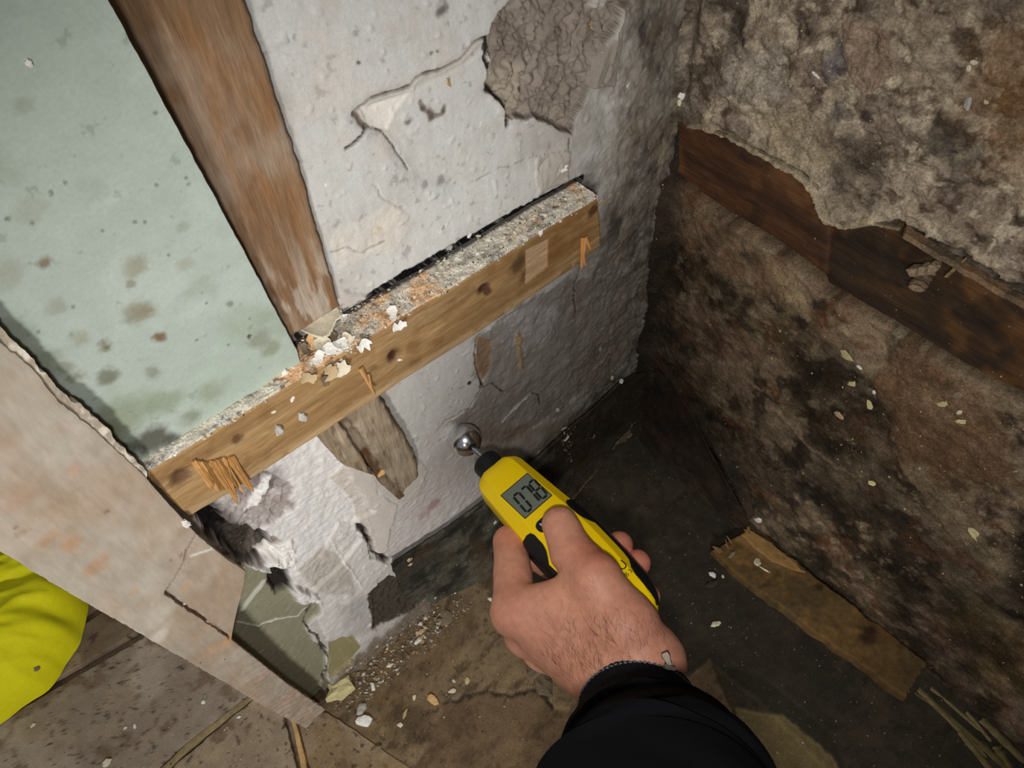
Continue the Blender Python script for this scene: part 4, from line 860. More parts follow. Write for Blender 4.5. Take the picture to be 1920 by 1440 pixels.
chip(345, 1132, 9, 'w', 'tiny pale crumb caught in the slot of the beige board')
chip(560, 1060, 20, 'w', 'white crust on the wall beside the dark hollow', asp=.6, th=.5)
chip(583, 1015, 14, 'w', 'white crust crumb above the peeled sheet', asp=.5)
chip(570, 1102, 16, 'w', 'white crust above the khaki paint', asp=.7, th=.5)
chip(68, 1253, 13, 'dk', 'brown crumb lying on the yellow sack')
# heap of curled paint and paper flakes on the batten beside the green panel
FACE = None
def curl(px, py, L, Wd, ang, col, label, cv=0.5, name='paint_flake', seed=0, lift=0.002, group=None, mat=None):
    P_, nn, ob = hit(px, py)
    if P_ is None: return
    k = depth(P_)/FPX; L *= k; Wd *= k; rd = random.Random(seed); n, m = 22, 10; vs = []; cols = []; jj = [rd.uniform(-1, 1) for _ in range(6)]; jj2 = [rd.uniform(-1, 1) for _ in range(6)]
    nn = nn/np.linalg.norm(nn)
    for i in range(n):
        t = i/(n-1)-.5; wd = Wd*(1-abs(2*t)**4*.55)*(1+float(np.interp((t+.5)*5, range(6), jj))*.45+rd.uniform(-.06, .06)); sh = float(np.interp((t+.5)*5, range(6), jj2))*.22*Wd
        for j in range(m):
            s = (j/(m-1)-.5); x = L*t+rd.uniform(-.5, .5)*L*.01; y = wd*s+sh; z = cv*L*(t*t*1.6)+cv*Wd*s*s*1.2+rd.uniform(-1, 1)*L*.008
            vs.append((x, y, z)); cols.append(lin(CC[col])*(0.9+0.15*rd.random()))
    v2 = [(x, y, z-.0005) for x, y, z in vs]; F_ = gridfaces(n, m); fb_ = F_[:, ::-1]+n*m; idx = np.arange(n*m).reshape(n, m)
    lp = np.concatenate([idx[:, 0], idx[-1, 1:], idx[-2::-1, -1], idx[0, -2:0:-1]]); l2 = np.roll(lp, -1)
    fs = np.concatenate([F_, fb_, np.stack([l2, lp, lp+n*m, l2+n*m], 1)])
    o = mesh_obj(name, vs+v2, fs, mat or MCHIP, cols=np.array(cols+cols), smooth=False)
    P2, _, _ = hit(px+math.cos(math.radians(ang))*6, py+math.sin(math.radians(ang))*6)
    nf = Vector(nn)+Vector(FACE)*0.55 if FACE is not None else Vector(nn); q = nf.to_track_quat('Z', 'X'); v = q.inverted() @ Vector(P2-P_ if P2 is not None else (1, 0, 0)); a = math.atan2(v.y, v.x)
    o.rotation_mode = 'QUATERNION'; o.rotation_quaternion = q @ Matrix.Rotation(a, 3, 'Z').to_quaternion(); o.location = Vector(P_+nn*lift)
    return prop(o, label, 'flake', group)
FACE = (-0.35, -0.6, 0.5)
curl(602, 622, 84, 62, -20, 'c', 'big curled cream paint flake standing beside the green panel', .18, seed=1, lift=.006)
curl(640, 603, 22, 18, 30, 'w', 'white flake tucked right of the big curled one', .4, seed=2, lift=.003)
for i, (x, y, L, w_, a, c, lb) in enumerate([(590, 645, 26, 14, 60, 'o', 'orange-brown curl below the big cream flake'), (607, 652, 24, 16, -30, 'c', 'cream flake in the heap, centre'), (624, 664, 26, 15, 20, 'w', 'white flake in the heap, right of centre'), (641, 656, 26, 16, -40, 'w', 'white flake at the right end of the heap'), (632, 685, 28, 18, -10, 'c', 'broad cream flake at the lower right of the heap'), (611, 690, 26, 16, 50, 't', 'tan flake low in the heap'), (596, 676, 22, 12, -60, 'w', 'narrow white flake in the heap beside the panel edge'), (572, 700, 24, 12, 20, 't', 'tan flake under the panel corner'), (574, 665, 22, 9, 70, 'dk', 'brown curl between panel and heap'), (604, 706, 18, 9, 80, 'd', 'dark brown curl lowest in the heap'), (655, 640, 18, 12, 10, 'c', 'cream flake upper right of the heap'), (617, 634, 20, 14, -50, 'd', 'dark brown scrap under the big cream flake'), (676, 640, 22, 16, -40, 'w', 'white flake on the dust right of the heap'), (740, 596, 24, 10, 80, 'w', 'white chalky flake lying on the dusty batten top, upper'), (742, 606, 22, 10, -20, 'w', 'white chalky flake lying on the dusty batten top, lower')]):
    curl(x, y, L*1.3, w_*1.5, a, c, lb, .25, seed=10+i, lift=.003)
FACE = None
curl(693, 478, 66, 15, -14, 'c', 'long curved cream flake hanging on the wall above the batten', .12, seed=50, lift=.002)
curl(976, 655, 44, 10, 85, 't', 'crusty tan drip running down the wall below the batten', .06, name='plaster_drip', seed=51, lift=.001)
curl(748, 1100, 48, 34, -30, 'dk', 'torn brown paper flake at the broken end of the left baseboard', .25, seed=52, lift=.003)
curl(745, 1098, 26, 12, -60, 'w', 'white paint remnant on the torn brown paper flake', .2, seed=53, lift=.0045)
curl(778, 1120, 44, 20, -35, 'k', 'dark curled scrap beside the torn brown paper flake', .35, seed=54, lift=.003)

# ---- uncountable grit, one object per place
def grit(label, regions, seed=0, name='grit', lift=0.3):
    rd = random.Random(seed); vs = []; fs = []; cols = []
    for (poly, n, s0, s1, pal) in regions:
        P_ = np.array(poly, float); x0, y0 = P_.min(0); x1, y1 = P_.max(0); k = 0; tries = 0
        while k < n and tries < n*12:
            tries += 1; x = rd.uniform(x0, x1); y = rd.uniform(y0, y1)
            if poly_sd(np.array([x]), np.array([y]), P_)[0] > 0: continue
            H, nn, ob = hit(x, y)
            if H is None: continue
            k += 1; d = depth(H)/FPX; r = (s0+(s1-s0)*rd.random()**3)*.5*d; nn = Vector(nn); t1 = nn.orthogonal().normalized(); t2 = nn.cross(t1)
            a = rd.uniform(0, 6.28); ca, sa = math.cos(a), math.sin(a); e1 = t1*ca+t2*sa; e2 = t2*ca-t1*sa; c = Vector(H)+nn*r*lift; b = len(vs)
            q = lambda m: m*rd.uniform(.6, 1.2); as_ = rd.uniform(.45, 1)
            pts = [e1*q(r), e2*q(r)*as_, -e1*q(r), -e2*q(r)*as_, nn*q(r)*.6, -nn*r*.6]
            vs += [tuple(c+p) for p in pts]; fs += [(b, b+1, b+4), (b+1, b+2, b+4), (b+2, b+3, b+4), (b+3, b, b+4), (b+1, b, b+5), (b+2, b+1, b+5), (b+3, b+2, b+5), (b, b+3, b+5)]
            cc = lin(CC[rd.choice(pal)])*rd.uniform(.75, 1.1); cols += [cc]*6
    o = mesh_obj(name, vs, fs, MCHIP, cols=np.array(cols)); prop(o, label, 'debris', kind='stuff'); origin(o)
batop = [(262, 893), (430, 788), (560, 706), (640, 640), (640, 590), (740, 535), (900, 445), (1000, 388), (1085, 342), (1122, 372), (980, 460), (840, 548), (700, 630), (560, 714), (430, 796)]
grit('loose crumbs of plaster and sawdust scattered along the batten top', [(batop, 1500, 2, 6, 'wccgtk'), (batop, 240, 5, 13, 'wccgg'), ([(640, 620), (760, 540), (860, 490), (820, 550), (700, 620)], 260, 2, 6, 'oot'), ([(930, 440), (1000, 400), (1010, 430), (950, 460)], 120, 2, 5, 'oot'), ([(560, 620), (660, 590), (680, 650), (600, 715), (560, 690)], 160, 3, 11, 'wcctod')], 1)
grit('plaster rubble along the foot of the left wall', [([(615, 1260), (700, 1180), (800, 1110), (860, 1110), (900, 1120), (830, 1200), (740, 1270), (680, 1330), (620, 1340)], 1100, 2, 7, ['d', 'dk', 't', 'dk', 'g', 'c', 'd']), ([(640, 1250), (720, 1190), (830, 1130), (840, 1180), (760, 1240), (690, 1310)], 170, 6, 16, ['dk', 't', 'g', 'dk', 'c'])], 2, 'rubble')
grit('pale specks of plaster scattered over the floor', [([(0, 1400), (300, 1160), (620, 1340), (880, 1110), (1000, 1250), (1040, 1440), (0, 1440)], 300, 1.5, 5, ['c', 't', 'dk', 'd', 'k']), ([(1250, 1000), (1390, 1010), (1700, 1300), (1800, 1440), (1440, 1440), (1310, 1230)], 60, 1.5, 4.5, ['dk', 't', 'c'])], 3)
grit('fine specks of plaster clinging to the pale wall', [([(480, 0), (920, 0), (1250, 0), (1240, 600), (1080, 780), (900, 860), (1000, 480), (640, 570)], 420, 1.5, 6, 'wwcg'), ([(480, 880), (620, 840), (720, 1000), (660, 1100), (440, 1060)], 260, 2, 8, 'wwgk'), ([(870, 600), (1200, 520), (1200, 680), (1000, 850), (880, 850)], 150, 1.5, 5, 'cgw'), ([(650, 1060), (700, 1100), (640, 1190)], 20, 2, 4, 'wg')], 4)
grit('pale specks of plaster clinging to the dark mouldy wall', [([(1280, 0), (1920, 0), (1920, 1400), (1400, 960), (1250, 700)], 620, 1.5, 5, ['dk', 't', 'd', 'y', 'dk']), ([(1400, 600), (1920, 700), (1920, 1100), (1600, 900)], 120, 3, 9, 'ydt'), ([(1350, 100), (1700, 60), (1700, 380), (1450, 260)], 300, 2, 7, ['dk', 't', 'g', 'd'])], 5)
grit('crumbs of plaster on the dark damp baseboard', [([(760, 1060), (1000, 880), (1200, 720), (1190, 800), (1000, 1000), (830, 1110)], 150, 1.5, 6, 'cgt'), ([(1050, 790), (1080, 790), (1070, 870), (1055, 860)], 40, 3, 9, 'cc')], 6)
# ================================================================== MOISTURE METER
BC = np.array([-0.1953348, -0.0107, 0.2045822])               # centre of the metal ball, touching the wall
AX = np.array([0.00737078, 0.9978827, -0.06462034]); RT = np.array([0.99776990, -0.00305207, 0.06667776]); UP = np.array([-0.06633926, 0.06496769, 0.99567982])
MT = Matrix([list(RT), list(-AX), list(UP)]).transposed().to_4x4(); MT.translation = Vector(BC)
def LM(w, l, h): return BC+(w*RT-l*AX+h*UP)/1000.0
def loc_of(P):  # world -> meter's own mm
    d = (np.asarray(P)-BC)*1000; return d @ RT, -(d @ AX), d @ UP
def cen(l): return -1.2-0.022*l
meter = empty('moisture_meter', LM(0, 60, 0), 'yellow and black handheld moisture meter reading 078, ball probe touching the wall', 'meter')
def lofted(name, rings, mat, parent, closed=True, caps=True, sharp=35, cols=None):
    n = len(rings[0]); vs = np.array(rings).reshape(-1, 3); f = []
    for i in range(len(rings)-1):
        for k in range(n if closed else n-1):
            f.append((i*n+k, i*n+(k+1) % n, (i+1)*n+(k+1) % n, (i+1)*n+k))
    if caps: f.append(tuple(range(n))[::-1]); f.append(tuple((len(rings)-1)*n+k for k in range(n)))
    vs = np.array([LM(*v) for v in vs])
    o = mesh_obj(name, vs, f, mat, smooth=True, cols=cols)
    bm = bmesh.new(); bm.from_mesh(o.data); bmesh.ops.recalc_face_normals(bm, faces=bm.faces); bm.to_mesh(o.data); bm.free()
    o.data.set_sharp_from_angle(angle=math.radians(sharp)); reparent(o, parent); return o
LS = [33, 34, 36.5, 40, 46, 55, 65, 75, 82, 86, 92, 98, 104, 112, 120, 128, 134, 138, 144, 150, 155, 158.5, 160.5, 161.5]
def HW(l): return float(np.interp(l, [33, 36.5, 40, 55, 75, 90, 105, 120, 135, 147, 154, 158.5, 161.5], [12.2, 15.2, 16.4, 17.4, 18.6, 19.6, 19.8, 19.0, 17.8, 16.2, 14.2, 11.8, 8.5]))
def HT(l): return float(np.interp(l, [33, 35, 40, 150, 158, 161.5], [9.0, 10.6, 11.2, 11.2, 9.6, 6.0]))
def HB(l): return float(np.interp(l, [33, 36, 60, 100, 150, 158, 161.5], [-8, -10, -12, -15, -14, -11, -7]))
def xsec(l, g=0.0):
    w, t, b, c = HW(l)+g, HT(l)+g, HB(l)-g, cen(l); bv = min(6.6, w*0.37); r = 0.8
    half = [(w-bv-r, t), (w-bv+r*.3, t-.25), (w-r*.3, t-bv*.9), (w, t-bv*1.15), (w, t*0.1), (w, b+4.5), (w-1.0, b+2), (w-4, b)]
    return [(c+x, l, h) for x, h in half]+[(c-x, l, h) for x, h in half[::-1]]
MYE = plain('yellow_plastic', (255, 216, 0), 0.38, spec=0.45); MBK = plain('black_rubber', (20, 22, 26), 0.55, spec=0.4)
lofted('housing', [xsec(l) for l in LS], MYE, meter, sharp=28)
# black side grips wrapping over the bevels
def grip(side):
    ls = [82.5, 84, 87, 90, 94, 98, 101, 104, 110, 116, 122, 128, 133, 137, 139, 143, 147, 151, 155, 158.5, 160.5]
    inn = lambda l: float(np.interp(l, [82.5, 84, 87, 96, 100, 104, 132, 138, 142, 150, 156, 160.5], [0.5, .85, 1.0, 1.0, .7, 0.28, 0.28, .8, 1.0, 1.0, .8, .5]))
    rings = []
    for l in ls:
        w, t, b, c = HW(l)+0.55, HT(l)+0.55, HB(l)-0.55, cen(l); bv = min(6.6, HW(l)*.37); k = inn(l)
        wi = HW(l)-bv*k*0.95+0.1; hi = HT(l)-bv*(1-k)-0.1
        q = [(wi-0.25, hi-0.35), (wi+0.1, hi+0.55), (w-.2, t-bv*1.0), (w, t-bv*1.25), (w, 0), (w, b+4.5), (w-1, b+2), (w-5, b), (w-5, b+1.2), (w-2.2, b+5), (w-2.2, t-bv*1.6-1)]
        rings.append([(c+side*x, l, h) for x, h in q])
    return lofted('side_grip', rings, MBK, meter, sharp=40)
grip(1); grip(-1)
def roundrect(w0, w1, l0, l1, r, seg=4):
    pts = []
    for cx, cy, a0 in [(w1-r, l0+r, -90), (w1-r, l1-r, 0), (w0+r, l1-r, 90), (w0+r, l0+r, 180)]:
        for i in range(seg+1): a = math.radians(a0+90*i/seg); pts.append((cx+r*math.cos(a), cy+r*math.sin(a)))
    return pts
def prism(name, pts, h0, h1, mat, parent, taper=0.0):
    n = len(pts); c = np.mean(pts, 0)
    b = [LM(x, y, h0) for x, y in pts]; t = [LM(x+(c[0]-x)*taper, y+(c[1]-y)*taper, h1) for x, y in pts]
    f = [tuple(range(n, 2*n)), tuple(range(n))[::-1]]+[(i, (i+1) % n, n+(i+1) % n, n+i) for i in range(n)]
    o = mesh_obj(name, b+t, f, mat); bm = bmesh.new(); bm.from_mesh(o.data); bmesh.ops.recalc_face_normals(bm, faces=bm.faces); bm.to_mesh(o.data); bm.free()
    reparent(o, parent); return o
T0 = 11.2
MLC = plain('lcd_glass', (112, 120, 108), 0.28, spec=0.4); MSG = plain('lcd_segment', (22, 26, 24), 0.4); MFR = plain('screen_surround', (60, 54, 20), 0.5)
cx = -2.6
prism('screen_frame', roundrect(cx-10.9, cx+10.9, 53.4, 75.6, 0.5), T0-0.4, T0+0.10, MFR, meter)
scr = prism('screen', roundrect(cx-10.4, cx+10.4, 54.0, 75.0, 0.2), T0-0.3, T0+0.16, MLC, meter)
SEG = {'0': 'abcdef', '7': 'abc', '8': 'abcdefg'}
def digit(ch, x0, l0, w, H):
    th = 1.5; sl = 0.10; g = 0.22
    def bar(x, y, X, Y):
        d = np.array([X-x, Y-y]); L = np.linalg.norm(d); d /= L; n = np.array([-d[1], d[0]])*th/2; a = np.array([x, y])+d*g; b = np.array([X, Y])-d*g
        p = [a, a+d*th*.5+n, b-d*th*.5+n, b, b-d*th*.5-n, a+d*th*.5-n]
        return [(x0+q[0]+(H-q[1])*0+q[1]*sl, l0+H-q[1]) for q in p]
    S_ = dict(a=(0, H, w, H), b=(w, H/2, w, H), c=(w, 0, w, H/2), d=(0, 0, w, 0), e=(0, 0, 0, H/2), f=(0, H/2, 0, H), g=(0, H/2, w, H/2))
    for s in SEG[ch]: o = prism('digit_segment', bar(*S_[s]), T0+0.1, T0+0.24, MSG, meter); o.parent = scr; o.data.transform(Matrix.Translation(Vector(meter.location)-Vector((0, 0, 0))-Vector(meter.location)))
for i, ch in enumerate('078'): digit(ch, cx-7.4+i*6.1, 59.6, 4.3, 13.6)
def text(name, s, w, l, size, mat, parent, rot=0.0, h=T0+0.02):
    cu = bpy.data.curves.new(name, 'FONT'); cu.body = s; cu.size = size; cu.align_x = 'CENTER'; cu.align_y = 'CENTER'; cu.extrude = 0.05; cu.resolution_u = 3
    to = bpy.data.objects.new(name, cu); COL.objects.link(to); dg = bpy.context.evaluated_depsgraph_get(); me = bpy.data.meshes.new_from_object(to.evaluated_get(dg)); bpy.data.objects.remove(to)
    me.transform(Matrix.Rotation(rot, 4, 'Z')); me.materials.clear(); me.materials.append(mat)
    for v in me.vertices: v.co = Vector(LM(w+v.co.x, l-v.co.y, h+v.co.z))
    o = bpy.data.objects.new(name, me); COL.objects.link(o); reparent(o, parent); return o
MIN = plain('dark_print', (40, 38, 20), 0.5); MWH = plain('white_print', (232, 232, 228), 0.5)
bt = prism('button', roundrect(-13.2, 5.5, 82.0, 90.0, 3.4), T0-0.3, T0+0.7, MBK, meter, 0.04)
tx = text('button_lettering', 'M', -8.6, 85.6, 4.2, MWH, meter, h=T0+0.74)
text('lettering', 'U', 5.2, 134.3, 7.4, MIN, meter); text('lettering', 'B 31', 5.4, 139.6, 3.6, MIN, meter)
# collar, rod, ball
def lathe(name, prof, mat, parent, seg=40, c=(0, 0), smooth=True, sharp=40):
    rings = [[(c[0]+r*math.cos(2*math.pi*k/seg), l, c[1]+r*math.sin(2*math.pi*k/seg)) for k in range(seg)] for l, r in prof]
    return lofted(name, rings, mat, parent, sharp=sharp)
MCH = plain('polished_steel', (222, 222, 224), 0.20, 1.0); MRD = plain('steel_rod', (190, 192, 198), 0.25, 1.0)
lathe('collar', [(21.2, 7.2), (21.6, 8.2), (22.6, 8.9), (24, 9.2), (35, 9.3)], MBK, meter, c=(-1.6, 0))
lathe('rod', [(9.5, 2.1), (22, 2.1)], MRD, meter, c=(-.4, 0))
bl_ = [(-10.7*math.cos(t), 10.7*math.sin(t)) for t in np.linspace(0.02, math.pi-0.02, 40)]
lathe('ball_probe', bl_, MCH, meter, seg=64)

# ================================================================== PERSON: left hand and forearm
person = empty('person', Dp(1120, 1200, .405), 'person in a black sleeve, only the left hand and forearm reaching in, holding the meter', 'person')
def prim_caps(P_, a, b, ra, rb):
    ab = b-a; t = np.clip(((P_-a) @ ab)/(ab @ ab), 0, 1); return np.linalg.norm(P_-a-t[..., None]*ab, axis=-1)-(ra+(rb-ra)*t)
def smin(a, b, k):
    h = np.clip(0.5+0.5*(b-a)/k, 0, 1); return b*(1-h)+a*h-k*h*(1-h)
# joints in the meter's own millimetres, from the pose in the photo
def J(px, py, depth_mm):  # a joint seen at this spot, this far (mm) from the lens along its axis
    return np.array(loc_of(Dp(px, py, depth_mm/1000.0)))
HM = dict(tt=J(1050, 984, 427), ti=J(1072, 1035, 419), tm=J(1116, 1086, 404), tc=J(1170, 1175, 396),
          im=J(968, 1145, 420), ip=J(956, 1016, 452), mm=J(990, 1185, 428), rm=J(1020, 1215, 440), pm=J(1062, 1238, 448),
          wr=J(1205, 1245, 396), wl=J(1142, 1258, 400), f1=J(1203, 1337, 386), f2=J(1212, 1420, 345))
L_ = lambda *a: np.array(a, float)
chains = [  # (points, radii, blend)
    ([HM['tt'], HM['ti'], HM['tm'], HM['tc']], [10.2, 11.8, 13.8, 16.5]),
    ([HM['im'], HM['ip'], L_(-13, 90, -27), L_(8, 92, -25)], [12.8, 9.6, 8.4, 7.4]),
    ([HM['mm'], L_(-31, 110, -24), L_(-3, 114, -31), L_(22, 115, -16)], [12.6, 10, 8.8, 7.8]),
    ([HM['rm'], L_(-26, 130, -27), L_(0, 132, -31), L_(21.5, 130, -17)], [12, 9.4, 8.4, 7.4]),
    ([HM['pm'], L_(-18, 148, -28), L_(0, 149, -30), L_(13, 146, -24)], [11, 8.4, 7.6, 6.8])]
palm = [('im', 'wl', 12.8, 19), ('mm', 'wl', 12.8, 18), ('rm', 'wl', 12, 18), ('pm', 'wr', 11, 18), ('tc', 'wr', 16.5, 19), ('im', 'tc', 12, 15), ('mm', 'tc', 11, 14), ('tm', 'im', 8, 9.5), ('wr', 'wl', 19.5, 19.5), ('wr', 'f1', 19.5, 19), ('wl', 'f1', 19.5, 19), ('f1', 'f2', 22.5, 26), ('rm', 'tc', 10, 14)]
allp = np.array([p for c in chains for p in c[0]]+[HM['f2']]); lo = allp.min(0)-30; hi = allp.max(0)+30
hs = 1.15
ax_ = [np.arange(lo[i], hi[i], hs) for i in range(3)]
def field(Q):
    D_ = None
    for a, b, ra, rb in palm:
        d = prim_caps(Q, HM[a], HM[b], ra, rb); D_ = d if D_ is None else smin(D_, d, 7.0)
    for ci, (pts, rr) in enumerate(chains):
        c = None
        for i in range(len(pts)-1):
            d = prim_caps(Q, pts[i], pts[i+1], rr[i], rr[i+1]); c = d if c is None else smin(c, d, 2.0)
        D_ = smin(D_, c, 5.0 if ci == 0 else 3.0)
    # knuckle and tendon relief
    for c0, r, s in [(HM['tm']+L_(0, 0, 9), 9, 1.6), (HM['ti']+L_(0, 0, 8), 7, .6), (HM['im']+L_(-8, 0, 4), 8, 1.0)]:
        D_ = D_-s*np.exp(-((Q-c0)**2).sum(-1)/(r*r))
    return D_
def surface_nets(F_, lo, h):
    nx, ny, nz = F_.shape; acc = np.zeros((nx-1, ny-1, nz-1, 3), np.float32); cnt = np.zeros((nx-1, ny-1, nz-1), np.float32)
    base = np.stack(np.meshgrid(np.arange(nx-1), np.arange(ny-1), np.arange(nz-1), indexing='ij'), -1).astype(np.float32)
    for axis in range(3):
        o1, o2 = [a for a in range(3) if a != axis]
        for d1 in (0, 1):
            for d2 in (0, 1):
                s0 = [0, 0, 0]; s0[o1] = d1; s0[o2] = d2; s1 = list(s0); s1[axis] = 1
                sl = lambda s: tuple(slice(s[k], F_.shape[k]-1+s[k]) for k in range(3))
                a = F_[sl(s0)]; b = F_[sl(s1)]; m = (a < 0) != (b < 0); t = np.where(m, a/(a-b+1e-12), 0)
                p = np.zeros(acc.shape, np.float32); p[..., o1] = d1; p[..., o2] = d2; p[..., axis] = t
                acc += p*m[..., None]; cnt += m
    act = cnt > 0; vid = np.full(act.shape, -1); vid[act] = np.arange(act.sum())
    V_ = (base[act]+acc[act]/cnt[act][:, None])*h+lo
    Fs = []
    for axis in range(3):
        o1, o2 = [(1, 2), (2, 0), (0, 1)][axis]
        sl = [slice(None)]*3; sl[axis] = slice(0, F_.shape[axis]-1); sl[o1] = slice(1, F_.shape[o1]-1); sl[o2] = slice(1, F_.shape[o2]-1)
        s2 = list(sl); s2[axis] = slice(1, F_.shape[axis]); a = F_[tuple(sl)]; b = F_[tuple(s2)]
        I = np.argwhere((a < 0) != (b < 0)); sg = (a < 0)[tuple(I.T)]; c = I.copy(); c[:, o1] += 1; c[:, o2] += 1
        def g(d1, d2): q = c.copy(); q[:, o1] -= d1; q[:, o2] -= d2; return vid[tuple(q.T)]
        q = np.stack([g(1, 1), g(0, 1), g(0, 0), g(1, 0)], 1); q[~sg] = q[~sg][:, ::-1]; Fs.append(q)
    return V_, np.concatenate(Fs)
GX = np.stack(np.meshgrid(*ax_, indexing='ij'), -1).astype(np.float32)
FV = field(GX).astype(np.float32)
hv, hf = surface_nets(FV, lo, hs)
# relax a little, then settle on the true surface
for it in range(2):
    e = 0.4; f0 = field(hv); g = np.stack([field(hv+L_(*[e if k == j else 0 for k in range(3)]))-f0 for j in range(3)], 1)/e
    gl = np.linalg.norm(g, axis=1, keepdims=True)+1e-6; hv = hv-g/gl*np.clip(f0, -1, 1)[:, None]/gl
nrmH = g/gl
wp = BC+(hv[:, :1]*RT-hv[:, 1:2]*AX+hv[:, 2:3]*UP)/1000
wn = nrmH[:, :1]*RT-nrmH[:, 1:2]*AX+nrmH[:, 2:3]*UP
# skin: small folds, own colour
sn = fbm(hv[:, 0]+hv[:, 2]*.6, hv[:, 1]+hv[:, 2]*.4, .12, 4, 2)-.5
wp = wp+wn*(sn*0.0010)[:, None]
def crease(a, b, w_, dp):
    d = line_pts(hv, a, b); return -dp*np.exp(-(d/w_)**2)
def line_pts(Q, a, b): ab = b-a; t = np.clip(((Q-a) @ ab)/(ab @ ab), 0, 1); return np.linalg.norm(Q-a-t[:, None]*ab, axis=1)
sk = np.ones((len(hv), 3))*lin((214, 152, 124))
def tint(c, r, col, op):
    global sk
    m = (np.exp(-((hv-c)**2).sum(1)/(r*r))*op)[:, None]; sk = sk*(1-m)+lin(col)*m
tint(HM['tt']+L_(0, -6, 3), 10, (206, 142, 124), .6); tint(HM['tm']+L_(8, -6, 8), 13, (196, 112, 88), .75); tint(HM['im'], 15, (204, 126, 110), .6); tint(HM['ip'], 14, (206, 120, 88), .6)
tint(HM['wl'], 26, (184, 120, 84), .6); tint(HM['wr'], 20, (190, 132, 104), .5)
for q in (L_(22, 115, -16), L_(21.5, 130, -17)): tint(q, 12, (206, 112, 92), .8)
m = (sm(fbm(hv[:, 0], hv[:, 1]+hv[:, 2], .06, 4, 3), .45, .7)*.35)[:, None]; sk = sk*(1-m)+lin((190, 122, 104))*m
MSK, nt, bs = nm('skin')
at = N(nt, 'ShaderNodeAttribute', attribute_name='Col'); tcn = N(nt, 'ShaderNodeTexCoord')
nz_ = N(nt, 'ShaderNodeTexNoise', Scale=260.0, Detail=5.0, Roughness=.6); nt.links.new(tcn.outputs['Object'], nz_.inputs['Vector'])
mr = N(nt, 'ShaderNodeMapRange'); mr.inputs['From Min'].default_value = .3; mr.inputs['From Max'].default_value = .7; mr.inputs['To Min'].default_value = .88; mr.inputs['To Max'].default_value = 1.1
nt.links.new(nz_.outputs['Fac'], mr.inputs['Value']); vmn = N(nt, 'ShaderNodeVectorMath', operation='SCALE'); nt.links.new(at.outputs['Color'], vmn.inputs[0]); nt.links.new(mr.outputs[0], vmn.inputs['Scale']); nt.links.new(vmn.outputs[0], bs.inputs['Base Color'])
vo = N(nt, 'ShaderNodeTexVoronoi', Scale=900.0); nt.links.new(tcn.outputs['Object'], vo.inputs['Vector']); bpn = N(nt, 'ShaderNodeBump', Strength=.25, Distance=.0003); nt.links.new(vo.outputs['Distance'], bpn.inputs['Height'])
bp2 = N(nt, 'ShaderNodeBump', Strength=.35, Distance=.0008); nt.links.new(nz_.outputs['Fac'], bp2.inputs['Height']); nt.links.new(bpn.outputs[0], bp2.inputs['Normal']); nt.links.new(bp2.outputs[0], bs.inputs['Normal'])
bs.inputs['Roughness'].default_value = .52; bs.inputs['Subsurface Weight'].default_value = .12; bs.inputs['Subsurface Radius'].default_value = (.008, .003, .0015); bs.inputs['Subsurface Scale'].default_value = .5; bs.inputs['Specular IOR Level'].default_value = .4
hand = mesh_obj('hand', wp, hf, MSK, cols=sk, smooth=True); reparent(hand, person)
# fine dark hairs on the back of the hand and wrist
HV = wp; NV = wn; rd = random.Random(5)
vis = np.where((NV*(CAM-HV)).sum(1) > 0)[0]
pxy = (HV-CAM) @ M.T; PX = 960+FPX*pxy[:, 0]/pxy[:, 2]; PY = 720+FPX*pxy[:, 1]/pxy[:, 2]
vs = []; fs = []
armd = Dp(1120, 1080, .41)-Dp(1180, 1280, .40); armd /= np.linalg.norm(armd)
for cxp, cyp, rx_, ry_, n_h, ln in [(1120, 1215, 105, 55, 190, 8.0), (1085, 1250, 50, 30, 90, 7.5), (1090, 1140, 90, 60, 80, 5.5), (1180, 1200, 70, 60, 90, 6)]:
    k = vis[((PX[vis]-cxp)/rx_)**2+((PY[vis]-cyp)/ry_)**2 < 1]
    for _ in range(n_h):
        i = int(k[rd.randrange(len(k))]); p = Vector(HV[i]); n0 = Vector(NV[i]); t = Vector(armd)+Vector((rd.uniform(-.5, .5), rd.uniform(-.5, .5), rd.uniform(-.5, .5)))
        t = (t-n0*t.dot(n0)).normalized(); sd_ = n0.cross(t); l = ln*rd.uniform(.5, 1.1)/1000; cv = rd.uniform(-.5, .5); b = len(vs); ns = 6
        for s in range(ns):
            u = s/(ns-1); c = p+t*l*u+sd_*cv*l*u*u+n0*(0.0010*math.sin(u*2.6)+.00008); r = 0.00006*(1-u*.75)
            for q in range(3): a = q*2.094; vs.append(tuple(c+sd_*r*math.cos(a)+n0*r*math.sin(a)))
            if s: fs += [(b+(s-1)*3+q, b+(s-1)*3+(q+1) % 3, b+s*3+(q+1) % 3, b+s*3+q) for q in range(3)]
MHR = plain('body_hair', (52, 34, 26), .6)
o = mesh_obj('arm_hair', vs, fs, MHR); prop(o, 'fine dark hairs', kind='stuff'); reparent(o, person)
